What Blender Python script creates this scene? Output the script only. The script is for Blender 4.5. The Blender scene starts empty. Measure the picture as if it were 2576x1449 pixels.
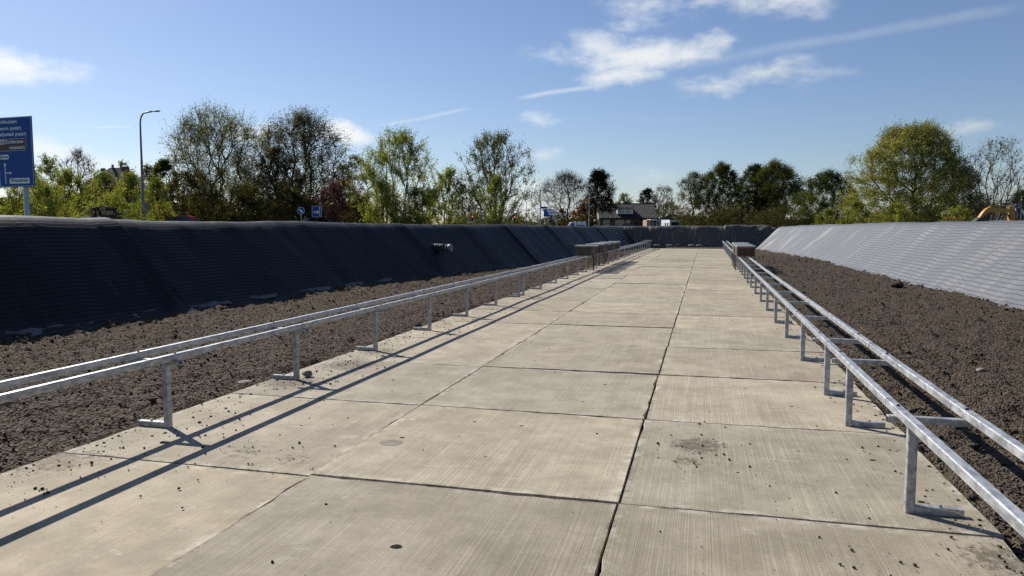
import bpy, bmesh, math, random
import numpy as np
from mathutils import Vector, Matrix, Euler
from mathutils.geometry import delaunay_2d_cdt

# ------------------------------------------------------------------ camera, sky, sun, exposure
SC = bpy.context.scene
COL = SC.collection
FPX, CX, CY, HOR, VPX, EYE = 1860.0, 1288.0, 724.5, 577.0, 1762.0, 1.61     # measured on a 2576 px wide view of the photograph
PITCH = math.atan((CY - HOR) / FPX)
YAW = math.atan((VPX - CX) / math.hypot(FPX, CY - HOR))
cam_d = bpy.data.cameras.new('camera')
cam = bpy.data.objects.new('camera', cam_d)
COL.objects.link(cam)
cam_d.sensor_width = 36.0
cam_d.lens = 36.0 * FPX / 2576.0
cam_d.clip_start = 0.05
cam_d.clip_end = 9000.0
cam.location = (0, 0, EYE)
cam.rotation_euler = (math.pi / 2 - PITCH, 0, YAW)
SC.camera = cam

SUN_EL = math.radians(38.5)
SUN_ANG = math.radians(147.0)                     # measured from +X towards +Y: ahead and to the left
sun_vec = Vector((math.cos(SUN_ANG) * math.cos(SUN_EL), math.sin(SUN_ANG) * math.cos(SUN_EL), math.sin(SUN_EL)))
sl = bpy.data.lights.new('sun', 'SUN')
sl.energy = 5.0
sl.angle = math.radians(0.53)
sl.color = (1.0, 0.965, 0.90)
so = bpy.data.objects.new('sun', sl)
COL.objects.link(so)
so.location = (-30, 20, 40)
so.rotation_euler = sun_vec.to_track_quat('Z', 'Y').to_euler()
SKY_STRENGTH = 0.063
EXPOSURE = 0.40
SC.view_settings.view_transform = 'Standard'
SC.view_settings.look = 'None'
SC.view_settings.exposure = EXPOSURE
SC.view_settings.gamma = 1.0
SC.view_settings.use_curve_mapping = False
SC.cycles.max_bounces = 6
SC.cycles.diffuse_bounces = 3
SC.cycles.glossy_bounces = 2
SC.cycles.transmission_bounces = 3
SC.cycles.transparent_max_bounces = 4
SC.cycles.use_denoising = True

_fw = Vector((-math.sin(YAW) * math.cos(PITCH), math.cos(YAW) * math.cos(PITCH), -math.sin(PITCH)))
_rt = Vector((math.cos(YAW), math.sin(YAW), 0))
_up = _rt.cross(_fw)


def at(x, y, d):
    """a point seen at view position (x, y), d metres along the view axis"""
    return Vector((0, 0, EYE)) + d * (_fw + (x - CX) / FPX * _rt + (CY - y) / FPX * _up)


def azel(x, y):
    v = (_fw + (x - CX) / FPX * _rt + (CY - y) / FPX * _up).normalized()
    return math.atan2(v.x, v.y), math.asin(v.z)


# ------------------------------------------------------------------ node helpers
class NT:
    def __init__(self, tree):
        self.t = tree
        self.n = tree.nodes
        self.l = tree.links

    def node(self, kind, **kw):
        nd = self.n.new(kind)
        for k, v in kw.items():
            setattr(nd, k, v)
        return nd

    def put(self, sock, v):
        if hasattr(v, 'is_output') or isinstance(v, bpy.types.NodeSocket):
            self.l.new(v, sock)
        else:
            sock.default_value = v

    def math(self, op, a, b=None, c=None, clamp=False):
        nd = self.node('ShaderNodeMath', operation=op, use_clamp=clamp)
        self.put(nd.inputs[0], a)
        if b is not None:
            self.put(nd.inputs[1], b)
        if c is not None:
            self.put(nd.inputs[2], c)
        return nd.outputs[0]

    def vmath(self, op, a, b=None, out=0):
        nd = self.node('ShaderNodeVectorMath', operation=op)
        self.put(nd.inputs[0], a)
        if b is not None:
            self.put(nd.inputs[1], b)
        return nd.outputs[out]

    def noise(self, vec, scale=5.0, detail=4.0, rough=0.55, dist=0.0, col=False):
        nd = self.node('ShaderNodeTexNoise')
        if vec is not None:
            self.l.new(vec, nd.inputs['Vector'])
        nd.inputs['Scale'].default_value = scale
        nd.inputs['Detail'].default_value = detail
        nd.inputs['Roughness'].default_value = rough
        nd.inputs['Distortion'].default_value = dist
        return nd.outputs['Color' if col else 'Fac']

    def mapr(self, v, a, b, c=0.0, d=1.0, smooth=True):
        nd = self.node('ShaderNodeMapRange', interpolation_type='SMOOTHSTEP' if smooth else 'LINEAR')
        self.put(nd.inputs['Value'], v)
        nd.inputs['From Min'].default_value = a
        nd.inputs['From Max'].default_value = b
        nd.inputs['To Min'].default_value = c
        nd.inputs['To Max'].default_value = d
        return nd.outputs['Result']

    def mix(self, fac, a, b, mode='MIX'):
        nd = self.node('ShaderNodeMix', data_type='RGBA', blend_type=mode)
        self.put(nd.inputs[0], fac)
        self.put(nd.inputs[6], a)
        self.put(nd.inputs[7], b)
        return nd.outputs[2]

    def scale(self, vec, sx, sy, sz):
        return self.vmath('MULTIPLY', vec, (sx, sy, sz))


def rgb(r, g, b):
    return (r, g, b, 1.0)


MATS = {}


def new_mat(name):
    m = bpy.data.materials.new(name)
    m.use_nodes = True
    t = NT(m.node_tree)
    b = m.node_tree.nodes['Principled BSDF']
    MATS[name] = m
    return m, t, b


def simple(name, col, rough=0.6, metal=0.0, var=0.12, scale=8.0, spec=0.5, bump=0.0, emit=None):
    """a plain material with slight procedural mottling so that no surface is one flat tone"""
    m, t, b = new_mat(name)
    tc = t.node('ShaderNodeTexCoord')
    n = t.noise(tc.outputs['Object'], scale, 4.0)
    k = t.mapr(n, 0.3, 0.7, 1.0 - var, 1.0 + var)
    c = t.vmath('SCALE', rgb(*col)[:3])
    nd = c.node
    t.put(nd.inputs['Scale'], k)
    t.l.new(c, b.inputs['Base Color'])
    b.inputs['Roughness'].default_value = rough
    b.inputs['Metallic'].default_value = metal
    b.inputs['Specular IOR Level'].default_value = spec
    if bump:
        bp = t.node('ShaderNodeBump')
        bp.inputs['Strength'].default_value = bump
        bp.inputs['Distance'].default_value = 0.02
        t.l.new(t.noise(tc.outputs['Object'], scale * 4, 4.0), bp.inputs['Height'])
        t.l.new(bp.outputs[0], b.inputs['Normal'])
    if emit:
        b.inputs['Emission Color'].default_value = rgb(*emit[:3])
        b.inputs['Emission Strength'].default_value = emit[3]
    return m


# ------------------------------------------------------------------ world: daylight sky with a few small clouds and contrails
W = bpy.data.worlds.new('World')
SC.world = W
W.use_nodes = True
wt = NT(W.node_tree)
bg = W.node_tree.nodes['Background']
sky = wt.node('ShaderNodeTexSky', sky_type='NISHITA')
sky.sun_disc = False
sky.sun_elevation = SUN_EL
sky.sun_rotation = math.pi / 2 - SUN_ANG
sky.altitude = 0.0
sky.air_density = 1.0
sky.dust_density = 0.35
sky.ozone_density = 1.5
tc = wt.node('ShaderNodeTexCoord')
dirv = tc.outputs['Generated']
sep = wt.node('ShaderNodeSeparateXYZ')
wt.l.new(dirv, sep.inputs[0])
warp = wt.noise(dirv, 9.0, 4.0, 0.6, col=True)
dw = wt.vmath('MULTIPLY_ADD', warp, (0.085, 0.085, 0.050))
wt.l.new(wt.vmath('SUBTRACT', dirv, (0.0425, 0.0425, 0.025)), dw.node.inputs[2])
dz = wt.scale(dw, 1.0, 1.0, 3.2)                    # clouds are about three times as wide as high
fb = wt.noise(wt.scale(dirv, 1.0, 1.0, 2.2), 15.0, 8.0, 0.62)
acc = None


def dirof(x, y):
    return (_fw + (x - CX) / FPX * _rt + (CY - y) / FPX * _up).normalized()


# x, y, half width (view pixels), strength
CLOUDS = [(30, 168, 150, 1.0), (115, 372, 95, 1.0), (880, 337, 105, 1.0), (650, 322, 90, .9), (415, 385, 60, .6), (1400, 135, 120, .62), (1500, 112, 130, .72),
          (1620, 135, 150, .95), (1730, 120, 130, .9), (1575, 188, 110, .8), (1810, 220, 120, .66), (1960, 182, 130, .82), (2060, 196, 110, .5), (1600, 20, 140, .75),
          (1860, 4, 140, .8), (1990, 0, 130, .75), (1375, 302, 85, .8), (1360, 386, 90, .5), (1655, 440, 100, .45), (2420, 318, 90, .4), (1335, 530, 130, .9),
          (1300, 470, 220, .45), (1720, 520, 160, .5), (205, 415, 120, .7), (560, 430, 330, .36)]
for (x, y, hw, k) in CLOUDS:
    c = dirof(x, y)
    dd = wt.vmath('DISTANCE', dz, (c.x, c.y, c.z * 3.2), out=1)
    e = wt.math('MULTIPLY_ADD', dd, -k * .94 * FPX / (hw * 1.22), k * .94)
    acc = e if acc is None else wt.math('MAXIMUM', acc, e)
# the same kind of small cumulus goes on over the rest of the sky
az0 = wt.math('ARCTAN2', sep.outputs[0], sep.outputs[1])
rest = wt.mapr(wt.noise(wt.scale(dirv, 1.0, 1.0, 2.6), 3.1, 2.0, 0.5), 0.60, 0.80, 0.0, 0.8)
out_of_view = wt.mapr(wt.math('ABSOLUTE', wt.math('ADD', az0, 0.25)), 0.75, 0.95)
acc = wt.math('MAXIMUM', acc, wt.math('MULTIPLY', rest, out_of_view))
acc = wt.math('MAXIMUM', acc, 0.0)
dens = wt.mapr(wt.math('MULTIPLY_ADD', fb, 1.7, wt.math('SUBTRACT', acc, 0.85)), 0.06, 1.0, 0.0, 0.97)
dens = wt.math('MULTIPLY', dens, wt.mapr(acc, 0.0, 0.30))


def contrail(x0, y0, x1, y1, wpx, k):
    """a thin streak along a great circle"""
    a, b_ = dirof(x0, y0), dirof(x1, y1)
    n_ = a.cross(b_).normalized()
    mid = (a + b_).normalized()
    half = math.acos(max(-1, min(1, a.dot(mid))))
    ac = wt.vmath('DOT_PRODUCT', dwc, tuple(n_), out=1)
    m1 = wt.mapr(wt.math('ABSOLUTE', ac), wpx / FPX, 0.0)
    m2 = wt.mapr(wt.vmath('DISTANCE', dirv, tuple(mid), out=1), half, half * .55)
    return wt.math('MULTIPLY', wt.math('MULTIPLY', m1, m2), wt.math('MULTIPLY', fb, k * 1.7))


dwc = wt.vmath('MULTIPLY_ADD', warp, (0.008, 0.008, 0.008))
wt.l.new(wt.vmath('SUBTRACT', dirv, (0.004, 0.004, 0.004)), dwc.node.inputs[2])
for cargs in [(1290, 250, 1570, 203, 9, .45), (1600, 185, 2700, -8, 17, .20), (940, 316, 1200, 272, 7, .30), (1250, 296, 1900, 300, 5, .07), (230, 320, 340, 317, 3, .4)]:
    dens = wt.math('MAXIMUM', dens, contrail(*cargs))
# clouds glow a little more towards the sun, as thin cumulus does
sdot = wt.vmath('DOT_PRODUCT', dirv, tuple(sun_vec), out=1)
cl_b = wt.mapr(sdot, 0.2, 0.95, 8.8, 12.0)
ccol = wt.vmath('SCALE', (1.0, 1.0, 1.0))
wt.put(ccol.node.inputs['Scale'], cl_b)
ccol2 = wt.vmath('MULTIPLY', ccol, (0.97, 1.0, 1.03))
mx = wt.mix(dens, wt.vmath('MULTIPLY', sky.outputs[0], (0.97, 1.025, 1.20)), ccol2)
wt.l.new(mx, bg.inputs['Color'])
bg.inputs['Strength'].default_value = SKY_STRENGTH
W.cycles.sampling_method = 'MANUAL'
W.cycles.sample_map_resolution = 512

# ------------------------------------------------------------------ mesh helpers
R = random.Random(7)


def tag(o, label=None, cat=None, group=None, kind=None):
    if label:
        o['label'] = label
    if cat:
        o['category'] = cat
    if group:
        o['group'] = group
    if kind:
        o['kind'] = kind
    return o


def link(name, me, mat=None, parent=None, loc=None, rot=None):
    o = bpy.data.objects.new(name, me)
    COL.objects.link(o)
    if mat is not None and me is not None and len(me.materials) == 0:
        me.materials.append(mat)
    if parent is not None:
        o.parent = parent
    if loc is not None:
        o.location = loc
    if rot is not None:
        o.rotation_euler = rot
    return o


def empty(name, loc=(0, 0, 0), rz=0.0, rot=None):
    o = bpy.data.objects.new(name, None)
    COL.objects.link(o)
    o.location = loc
    o.rotation_euler = rot if rot is not None else (0, 0, rz)
    o.empty_display_size = 0.2
    return o


def copy_tree(o, parent=None):
    c = o.copy()
    COL.objects.link(c)
    c.parent = parent
    for ch in list(o.children):
        copy_tree(ch, c)
    return c


def mesh_np(name, verts, faces, smooth=False, cols=None, uvs=None):
    verts = np.asarray(verts, np.float32)
    faces = np.asarray(faces, np.int32)
    me = bpy.data.meshes.new(name)
    k = faces.shape[1]
    me.vertices.add(len(verts))
    me.vertices.foreach_set('co', verts.ravel())
    me.loops.add(faces.size)
    me.loops.foreach_set('vertex_index', faces.ravel())
    me.polygons.add(len(faces))
    me.polygons.foreach_set('loop_start', np.arange(len(faces), dtype=np.int32) * k)
    me.update(calc_edges=True)
    if smooth:
        me.polygons.foreach_set('use_smooth', np.ones(len(faces), bool))
    if cols is not None:
        ca = me.color_attributes.new('Col', 'FLOAT_COLOR', 'POINT')
        c4 = np.ones((len(verts), 4), np.float32)
        c4[:, :3] = cols
        ca.data.foreach_set('color', c4.ravel())
    if uvs is not None:
        at_ = me.attributes.new('uvp', 'FLOAT_VECTOR', 'POINT')
        u3 = np.zeros((len(verts), 3), np.float32)
        u3[:, :2] = uvs
        at_.data.foreach_set('vector', u3.ravel())
    return me


class MB:
    """collects boxes, tubes and polygons for ONE part"""

    def __init__(self):
        self.v = []
        self.f = []

    def add(self, vs, fs):
        o = len(self.v)
        self.v += [tuple(x) for x in vs]
        self.f += [tuple(i + o for i in q) for q in fs]
        return self

    def box(self, c, s, rot=None, ch=0.0):
        x, y, z = s[0] / 2, s[1] / 2, s[2] / 2
        if ch <= 0:
            vs = [(a * x, b * y, d * z) for a in (-1, 1) for b in (-1, 1) for d in (-1, 1)]
            fs = [(0, 1, 3, 2), (4, 6, 7, 5), (0, 4, 5, 1), (2, 3, 7, 6), (0, 2, 6, 4), (1, 5, 7, 3)]
        else:
            bm = bmesh.new()
            bmesh.ops.create_cube(bm, size=1.0)
            for q in bm.verts:
                q.co = Vector((q.co.x * s[0], q.co.y * s[1], q.co.z * s[2]))
            bmesh.ops.bevel(bm, geom=list(bm.edges), offset=ch, segments=1, affect='EDGES')
            bm.verts.index_update()
            vs = [tuple(q.co) for q in bm.verts]
            fs = [tuple(q.index for q in f.verts) for f in bm.faces]
            bm.free()
        M = (rot.to_matrix() if isinstance(rot, Euler) else rot) if rot is not None else None
        out = []
        for p in vs:
            q = Vector(p)
            if M is not None:
                q = M @ q
            out.append(q + Vector(c))
        return self.add(out, fs)

    def tube(self, pts, rads, n=8, cap=True):
        pts = [Vector(p) for p in pts]
        if not hasattr(rads, '__len__'):
            rads = [rads] * len(pts)
        vs, fs = [], []
        ref = None
        for i, p in enumerate(pts):
            a = pts[max(i - 1, 0)]
            b = pts[min(i + 1, len(pts) - 1)]
            d = (b - a)
            d = d.normalized() if d.length > 1e-9 else Vector((0, 0, 1))
            if ref is None:
                ref = Vector((1, 0, 0)) if abs(d.x) < 0.9 else Vector((0, 1, 0))
            u = (ref - d * ref.dot(d)).normalized()
            w = d.cross(u)
            ref = u
            for k in range(n):
                t = 2 * math.pi * (k + 0.5) / n
                vs.append(p + (u * math.cos(t) + w * math.sin(t)) * rads[i])
        for i in range(len(pts) - 1):
            for k in range(n):
                fs.append((i * n + k, i * n + (k + 1) % n, (i + 1) * n + (k + 1) % n, (i + 1) * n + k))
        if cap:
            fs.append(tuple(range(n))[::-1])
            fs.append(tuple((len(pts) - 1) * n + k for k in range(n)))
        return self.add(vs, fs)

    def prism(self, poly, y0, y1, plane='xz'):
        """extrude a polygon drawn in the xz (or xy) plane"""
        n = len(poly)
        if plane == 'xz':
            vs = [(p[0], y0, p[1]) for p in poly] + [(p[0], y1, p[1]) for p in poly]
        else:
            vs = [(p[0], p[1], y0) for p in poly] + [(p[0], p[1], y1) for p in poly]
        fs = [tuple(range(n)), tuple(range(2 * n - 1, n - 1, -1))]
        for i in range(n):
            j = (i + 1) % n
            fs.append((i, n + i, n + j, j))
        return self.add(vs, fs)

    def mesh(self, name, smooth=False):
        me = bpy.data.meshes.new(name)
        me.from_pydata(self.v, [], self.f)
        bm = bmesh.new()
        bm.from_mesh(me)
        bmesh.ops.recalc_face_normals(bm, faces=bm.faces)
        bm.to_mesh(me)
        bm.free()
        if smooth:
            for p in me.polygons:
                p.use_smooth = True
        return me

    def build(self, name, mat, parent=None, loc=None, rot=None, smooth=False):
        return link(name, self.mesh(name, smooth), mat, parent, loc, rot)


# vectorised value noise
def _hash(ix, iy, seed):
    h = (ix.astype(np.int64) * 374761393 + iy.astype(np.int64) * 668265263 + seed * 974711) & 0x7fffffff
    h = (h ^ (h >> 13)) * 1274126177 & 0x7fffffff
    h = (h ^ (h >> 16)) & 0xffff
    return h / 65535.0


def vnoise(x, y, seed=0):
    ix = np.floor(x)
    iy = np.floor(y)
    fx = x - ix
    fy = y - iy
    fx = fx * fx * fx * (fx * (fx * 6 - 15) + 10)
    fy = fy * fy * fy * (fy * (fy * 6 - 15) + 10)
    a = _hash(ix, iy, seed)
    b = _hash(ix + 1, iy, seed)
    c = _hash(ix, iy + 1, seed)
    d = _hash(ix + 1, iy + 1, seed)
    return (a * (1 - fx) + b * fx) * (1 - fy) + (c * (1 - fx) + d * fx) * fy - 0.5


def fbm(x, y, seed=0, oct=4, gain=0.5):
    s = 0
    a = 1.0
    for k in range(oct):
        s = s + a * vnoise(x * 2 ** k + 17.3 * k, y * 2 ** k - 9.1 * k, seed + k)
        a *= gain
    return s


def grid_faces(nr, nc):
    i = np.arange(nr - 1)[:, None]
    j = np.arange(nc - 1)[None, :]
    a = i * nc + j
    return np.stack([a, a + 1, a + nc + 1, a + nc], -1).reshape(-1, 4)


NUMW = ['first', 'second', 'third', 'fourth', 'fifth', 'sixth', 'seventh', 'eighth', 'ninth', 'tenth', 'eleventh', 'twelfth', 'thirteenth', 'fourteenth',
        'fifteenth', 'sixteenth']

# ------------------------------------------------------------------ materials of the large surfaces
# concrete
m, t, b = new_mat('concrete')
geo = t.node('ShaderNodeNewGeometry')
oi = t.node('ShaderNodeObjectInfo')
pos = geo.outputs['Position']
offs = t.vmath('ADD', pos, t.vmath('SCALE', (37.0, 11.0, 5.0)))
t.put(offs.node.inputs[1].links[0].from_node.inputs['Scale'], oi.outputs['Random'])
streak = t.noise(t.scale(offs, 20.0, 0.55, 1.0), 1.0, 2.0, 0.5)
broom = t.noise(t.scale(offs, 165.0, 0.8, 1.0), 1.0, 2.0, 0.6)
broomamt = t.mapr(t.noise(t.scale(offs, 1.3, .5, 1), 1.0, 3.0), 0.30, 0.65, 0.25, 1.0)
blotch = t.noise(offs, 2.6, 6.0, 0.70)
fine = t.noise(offs, 48.0, 5.0, 0.75)
cross = t.noise(t.scale(offs, 1.2, 30.0, 1.0), 1.0, 4.0, 0.7)
c = t.mix(t.mapr(blotch, 0.32, 0.68), rgb(0.292, 0.244, 0.172), rgb(0.425, 0.362, 0.266))
c = t.mix(t.math('MULTIPLY', t.mapr(streak, 0.40, 0.75), 0.07), c, rgb(0.470, 0.420, 0.338))
c = t.mix(t.math('MULTIPLY', t.mapr(broom, 0.46, 0.62, 1.0, 0.0), t.math('MULTIPLY', broomamt, 0.40)), c, rgb(0.150, 0.124, 0.090))
c = t.mix(t.math('MULTIPLY', t.mapr(cross, 0.62, 0.80), 0.22), c, rgb(0.47, 0.43, 0.37))
c = t.mix(t.math('MULTIPLY', t.mapr(fine, 0.54, 0.70), 0.55), c, rgb(0.145, 0.120, 0.095))
scuff = t.math('MULTIPLY', t.mapr(t.noise(t.scale(offs, 2.2, 5.5, 1), 1.0, 5.0, 0.72, 1.2), 0.60, 0.74), t.mapr(fine, .35, .6))
c = t.mix(t.math('MULTIPLY', scuff, 0.65), c, rgb(0.56, 0.52, 0.46))
# pale worn and dirty patches along the slab edges
tco = t.node('ShaderNodeTexCoord')
so3 = t.node('ShaderNodeSeparateXYZ')
t.l.new(tco.outputs['Object'], so3.inputs[0])
edge = t.math('MAXIMUM', t.math('ABSOLUTE', so3.outputs[0]), t.math('ABSOLUTE', so3.outputs[1]))
en = t.noise(offs, 5.5, 5.0, 0.7)
c = t.mix(t.math('MULTIPLY', t.math('MULTIPLY', t.mapr(edge, .90, .985), t.mapr(en, .50, .62)), .7), c, rgb(.50, .455, .375))
c = t.mix(t.math('MULTIPLY', t.math('MULTIPLY', t.mapr(edge, .955, .998), t.mapr(en, .50, .38)), .75), c, rgb(.105, .085, .062))
c = t.mix(t.math('MULTIPLY', t.mapr(t.noise(offs, 130.0, 2.0, 0.6), 0.70, 0.78), 0.55), c, rgb(0.56, 0.52, 0.45))
# brown earth trodden onto the slabs
stain_n = t.noise(t.scale(pos, 1.0, .8, 1.0), 19.0, 6.0, 0.78)
acc_s = None
SPOTS = [(-4.35, 4.1, .55, .9), (-4.15, 6.9, .5, 1.0), (-3.85, 5.4, .5, .7), (-3.2, 4.65, .35, .8), (-2.75, 4.55, .25, .8), (0.02, 5.62, .34, 1.0), (-0.06, 5.2, .22, .9),
         (0.75, 3.35, .4, .8), (0.9, 2.95, .3, .9), (0.6, 4.9, .3, .6), (1.45, 4.0, .35, .9), (-4.0, 8.0, .6, 1.0), (-4.1, 9.0, .5, .9), (-4.1, 11.5, .6, .7), (-4.2, 14.4, .7, .7),
         (1.5, 8.2, .4, .8), (1.55, 12.5, .5, .7), (-1.1, 23.0, .6, .7), (-1.6, 27.0, .7, .7), (0.8, 33.0, 1.0, .6), (-1.0, 39.0, 1.2, .6), (-3.6, 21.0, .5, .6)]
for (sx_, sy_, sr_, sk_) in SPOTS:
    dd = t.vmath('DISTANCE', t.scale(pos, 1, 1, 0), (sx_, sy_, 0), out=1)
    e = t.mapr(dd, sr_ * .15, sr_ * 1.5, sk_, 0.0)
    acc_s = e if acc_s is None else t.math('MAXIMUM', acc_s, e)
sx3 = t.node('ShaderNodeSeparateXYZ')
t.l.new(pos, sx3.inputs[0])
acc_s = t.math('MAXIMUM', acc_s, t.mapr(sx3.outputs[0], -4.0, -4.5, 0.0, 0.62))
acc_s = t.math('MAXIMUM', acc_s, t.mapr(sx3.outputs[1], 42.0, 66.0, 0.0, 0.55))
stain = t.mapr(t.math('MULTIPLY_ADD', acc_s, 0.50, stain_n), 0.83, 1.00)
c = t.mix(t.math('MULTIPLY', stain, 0.75), c, rgb(0.095, 0.070, 0.048))
ocol = t.vmath('MULTIPLY', c, oi.outputs['Color'])
t.l.new(ocol, b.inputs['Base Color'])
b.inputs['Roughness'].default_value = 0.85
b.inputs['Specular IOR Level'].default_value = 0.3
bp = t.node('ShaderNodeBump')
bp.inputs['Strength'].default_value = 0.55
bp.inputs['Distance'].default_value = 0.006
hgt = t.math('MULTIPLY_ADD', broom, t.math('MULTIPLY', broomamt, 1.1), t.math('MULTIPLY_ADD', fine, 0.8, t.math('MULTIPLY', blotch, .8)))
t.l.new(hgt, bp.inputs['Height'])
t.l.new(bp.outputs[0], b.inputs['Normal'])

# soil
m, t, b = new_mat('soil')
geo = t.node('ShaderNodeNewGeometry')
pos = geo.outputs['Position']
att = t.node('ShaderNodeAttribute', attribute_name='Col')
n1 = t.noise(pos, 9.0, 4.0, 0.7)
n2 = t.noise(pos, 46.0, 3.0, 0.7)
n3 = t.noise(pos, 1.1, 4.0, 0.6)
c = t.mix(t.mapr(n2, 0.35, 0.68), rgb(0.044, 0.0330, 0.0235), rgb(0.140, 0.106, 0.075))
c = t.mix(t.math('MULTIPLY', t.mapr(n1, 0.5, 0.75), 0.5), c, rgb(0.100, 0.077, 0.059))
dry = t.math('MULTIPLY', att.outputs['Fac'], t.mapr(t.math('MULTIPLY_ADD', n3, .6, t.math('MULTIPLY', n1, .5)), 0.42, 0.68))
c = t.mix(t.math('MULTIPLY', dry, 0.72), c, t.mix(t.mapr(n2, .35, .7), rgb(0.045, 0.030, 0.018), rgb(0.150, 0.100, 0.055)))
c = t.mix(t.math('MULTIPLY', t.mapr(t.noise(pos, 70.0, 2.0), 0.70, 0.76), 0.6), c, rgb(0.30, 0.26, 0.21))
t.l.new(c, b.inputs['Base Color'])
b.inputs['Roughness'].default_value = 0.95
b.inputs['Specular IOR Level'].default_value = 0.15
bp = t.node('ShaderNodeBump')
bp.inputs['Strength'].default_value = 1.0
bp.inputs['Distance'].default_value = 1.15
def voro(sc_, out='Distance'):
    nd = t.node('ShaderNodeTexVoronoi', feature='SMOOTH_F1')
    nd.inputs['Scale'].default_value = sc_
    nd.inputs['Smoothness'].default_value = 0.25
    t.l.new(wpos, nd.inputs['Vector'])
    return nd.outputs[out]


wpos = t.vmath('ADD', pos, t.vmath('MULTIPLY', t.noise(pos, 14.0, 2.0, 0.5, col=True), (.045, .045, .045)))
v1, v2 = voro(25.0), voro(56.0)
hh_ = t.math('MULTIPLY_ADD', v1, -0.044, t.math('MULTIPLY', v2, -0.026))
hh_ = t.math('MULTIPLY_ADD', n2, 0.010, hh_)
t.l.new(hh_, bp.inputs['Height'])
t.l.new(bp.outputs[0], b.inputs['Normal'])


# woven ground-cover sheet with a printed grid
def membrane_mat(name, base, dust, rough, line_dark, spec, per, dlen, lw, dk):
    m, t, b = new_mat(name)
    att = t.node('ShaderNodeAttribute', attribute_name='uvp')
    sp = t.node('ShaderNodeSeparateXYZ')
    t.l.new(att.outputs['Vector'], sp.inputs[0])
    geo = t.node('ShaderNodeNewGeometry')
    pos = geo.outputs['Position']

    def lines(v, per, wdt):
        fr = t.math('FRACT', t.math('DIVIDE', v, per))
        return t.mapr(t.math('ABSOLUTE', t.math('SUBTRACT', fr, 0.5)), 0.5 - wdt * 1.6, 0.5 - wdt * 0.7)
    wob = t.math('MULTIPLY', t.noise(t.scale(att.outputs['Vector'], 1.5, .5, 1.0), 1.0, 3.0), 0.11)
    lh = lines(t.math('ADD', sp.outputs[1], wob), per, lw / per)
    lv = lines(sp.outputs[0], 0.095, 0.07)
    n1 = t.noise(pos, 1.6, 6.0, 0.65)
    nd = t.noise(t.scale(att.outputs['Vector'], 5.0, dlen, 1.0), 1.0, 6.0, 0.68)
    weave = t.noise(t.scale(att.outputs['Vector'], 160.0, 160.0, 1.0), 1.0, 2.0)
    low = t.mapr(sp.outputs[1], 0.75, 0.2)
    dust_glare = t.math('MULTIPLY', t.math('ADD', t.mapr(nd, 0.52, 0.72), t.math('MULTIPLY', low, .55)), t.mapr(n1, 0.35, 0.65))
    crest_glare = t.math('MULTIPLY', t.mapr(sp.outputs[1], 2.50, 2.75), t.mapr(n1, .46, .60))  # pale dust tint on the left crest, painted in for sun glare
    dust_glare = t.math('MAXIMUM', t.math('MULTIPLY', dust_glare, dk), t.math('MULTIPLY', crest_glare, .8 if dk > .45 else .0))
    c = t.mix(dust_glare, rgb(*base), rgb(*dust))
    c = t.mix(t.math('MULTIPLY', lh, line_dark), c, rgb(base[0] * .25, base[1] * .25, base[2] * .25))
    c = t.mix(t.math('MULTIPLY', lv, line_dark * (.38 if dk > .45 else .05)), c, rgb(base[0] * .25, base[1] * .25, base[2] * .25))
    t.l.new(c, b.inputs['Base Color'])
    r = t.math('MULTIPLY_ADD', nd, 0.22, rough - .1)
    r = t.math('MULTIPLY_ADD', lh, 0.25, r)
    t.l.new(r, b.inputs['Roughness'])
    b.inputs['Specular IOR Level'].default_value = spec
    bp = t.node('ShaderNodeBump')
    bp.inputs['Strength'].default_value = 0.4
    bp.inputs['Distance'].default_value = 0.03
    h = t.math('MULTIPLY_ADD', lh, -0.25, t.math('MULTIPLY', nd, 1.5 if dk > .45 else .8))
    h = t.math('MULTIPLY_ADD', weave, 0.12, h)
    h = t.math('MULTIPLY_ADD', t.noise(pos, 9.0, 4.0), 0.35, h)
    t.l.new(h, bp.inputs['Height'])
    t.l.new(bp.outputs[0], b.inputs['Normal'])
    return m


membrane_mat('membrane', (0.006, 0.007, 0.011), (0.060, 0.056, 0.053), 0.54, 0.60, 0.15, .092, .55, .0075, .5)  # left bank: shade darkened into the sheet's base colour
membrane_mat('membrane_sunlit', (0.108, 0.107, 0.110), (0.400, 0.380, 0.350), 0.44, 0.95, 0.60, .132, .8, .013, .30)  # same dusty sheet on the right, sunlit sheen lightened into its base colour

# black plastic film on the far bank
m, t, b = new_mat('black_film')
geo = t.node('ShaderNodeNewGeometry')
pos = geo.outputs['Position']
w1 = t.noise(t.scale(pos, 3.4, 1.0, 0.35), 1.0, 6.0, 0.65)
w2 = t.noise(t.scale(pos, 11.0, 2.0, 0.8), 1.0, 5.0, 0.65)
dst = t.noise(pos, 1.2, 5.0)
c = t.mix(t.math('MULTIPLY', t.mapr(w2, .5, .75), t.mapr(dst, .35, .65)), rgb(0.075, 0.068, 0.060), rgb(0.34, 0.305, 0.26))
t.l.new(c, b.inputs['Base Color'])
b.inputs['Specular IOR Level'].default_value = 0.22
b.inputs['Roughness'].default_value = 0.45
bp = t.node('ShaderNodeBump')
bp.inputs['Strength'].default_value = 0.9
bp.inputs['Distance'].default_value = 0.045
t.l.new(t.math('MULTIPLY_ADD', w2, .45, w1), bp.inputs['Height'])
t.l.new(bp.outputs[0], b.inputs['Normal'])

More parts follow.
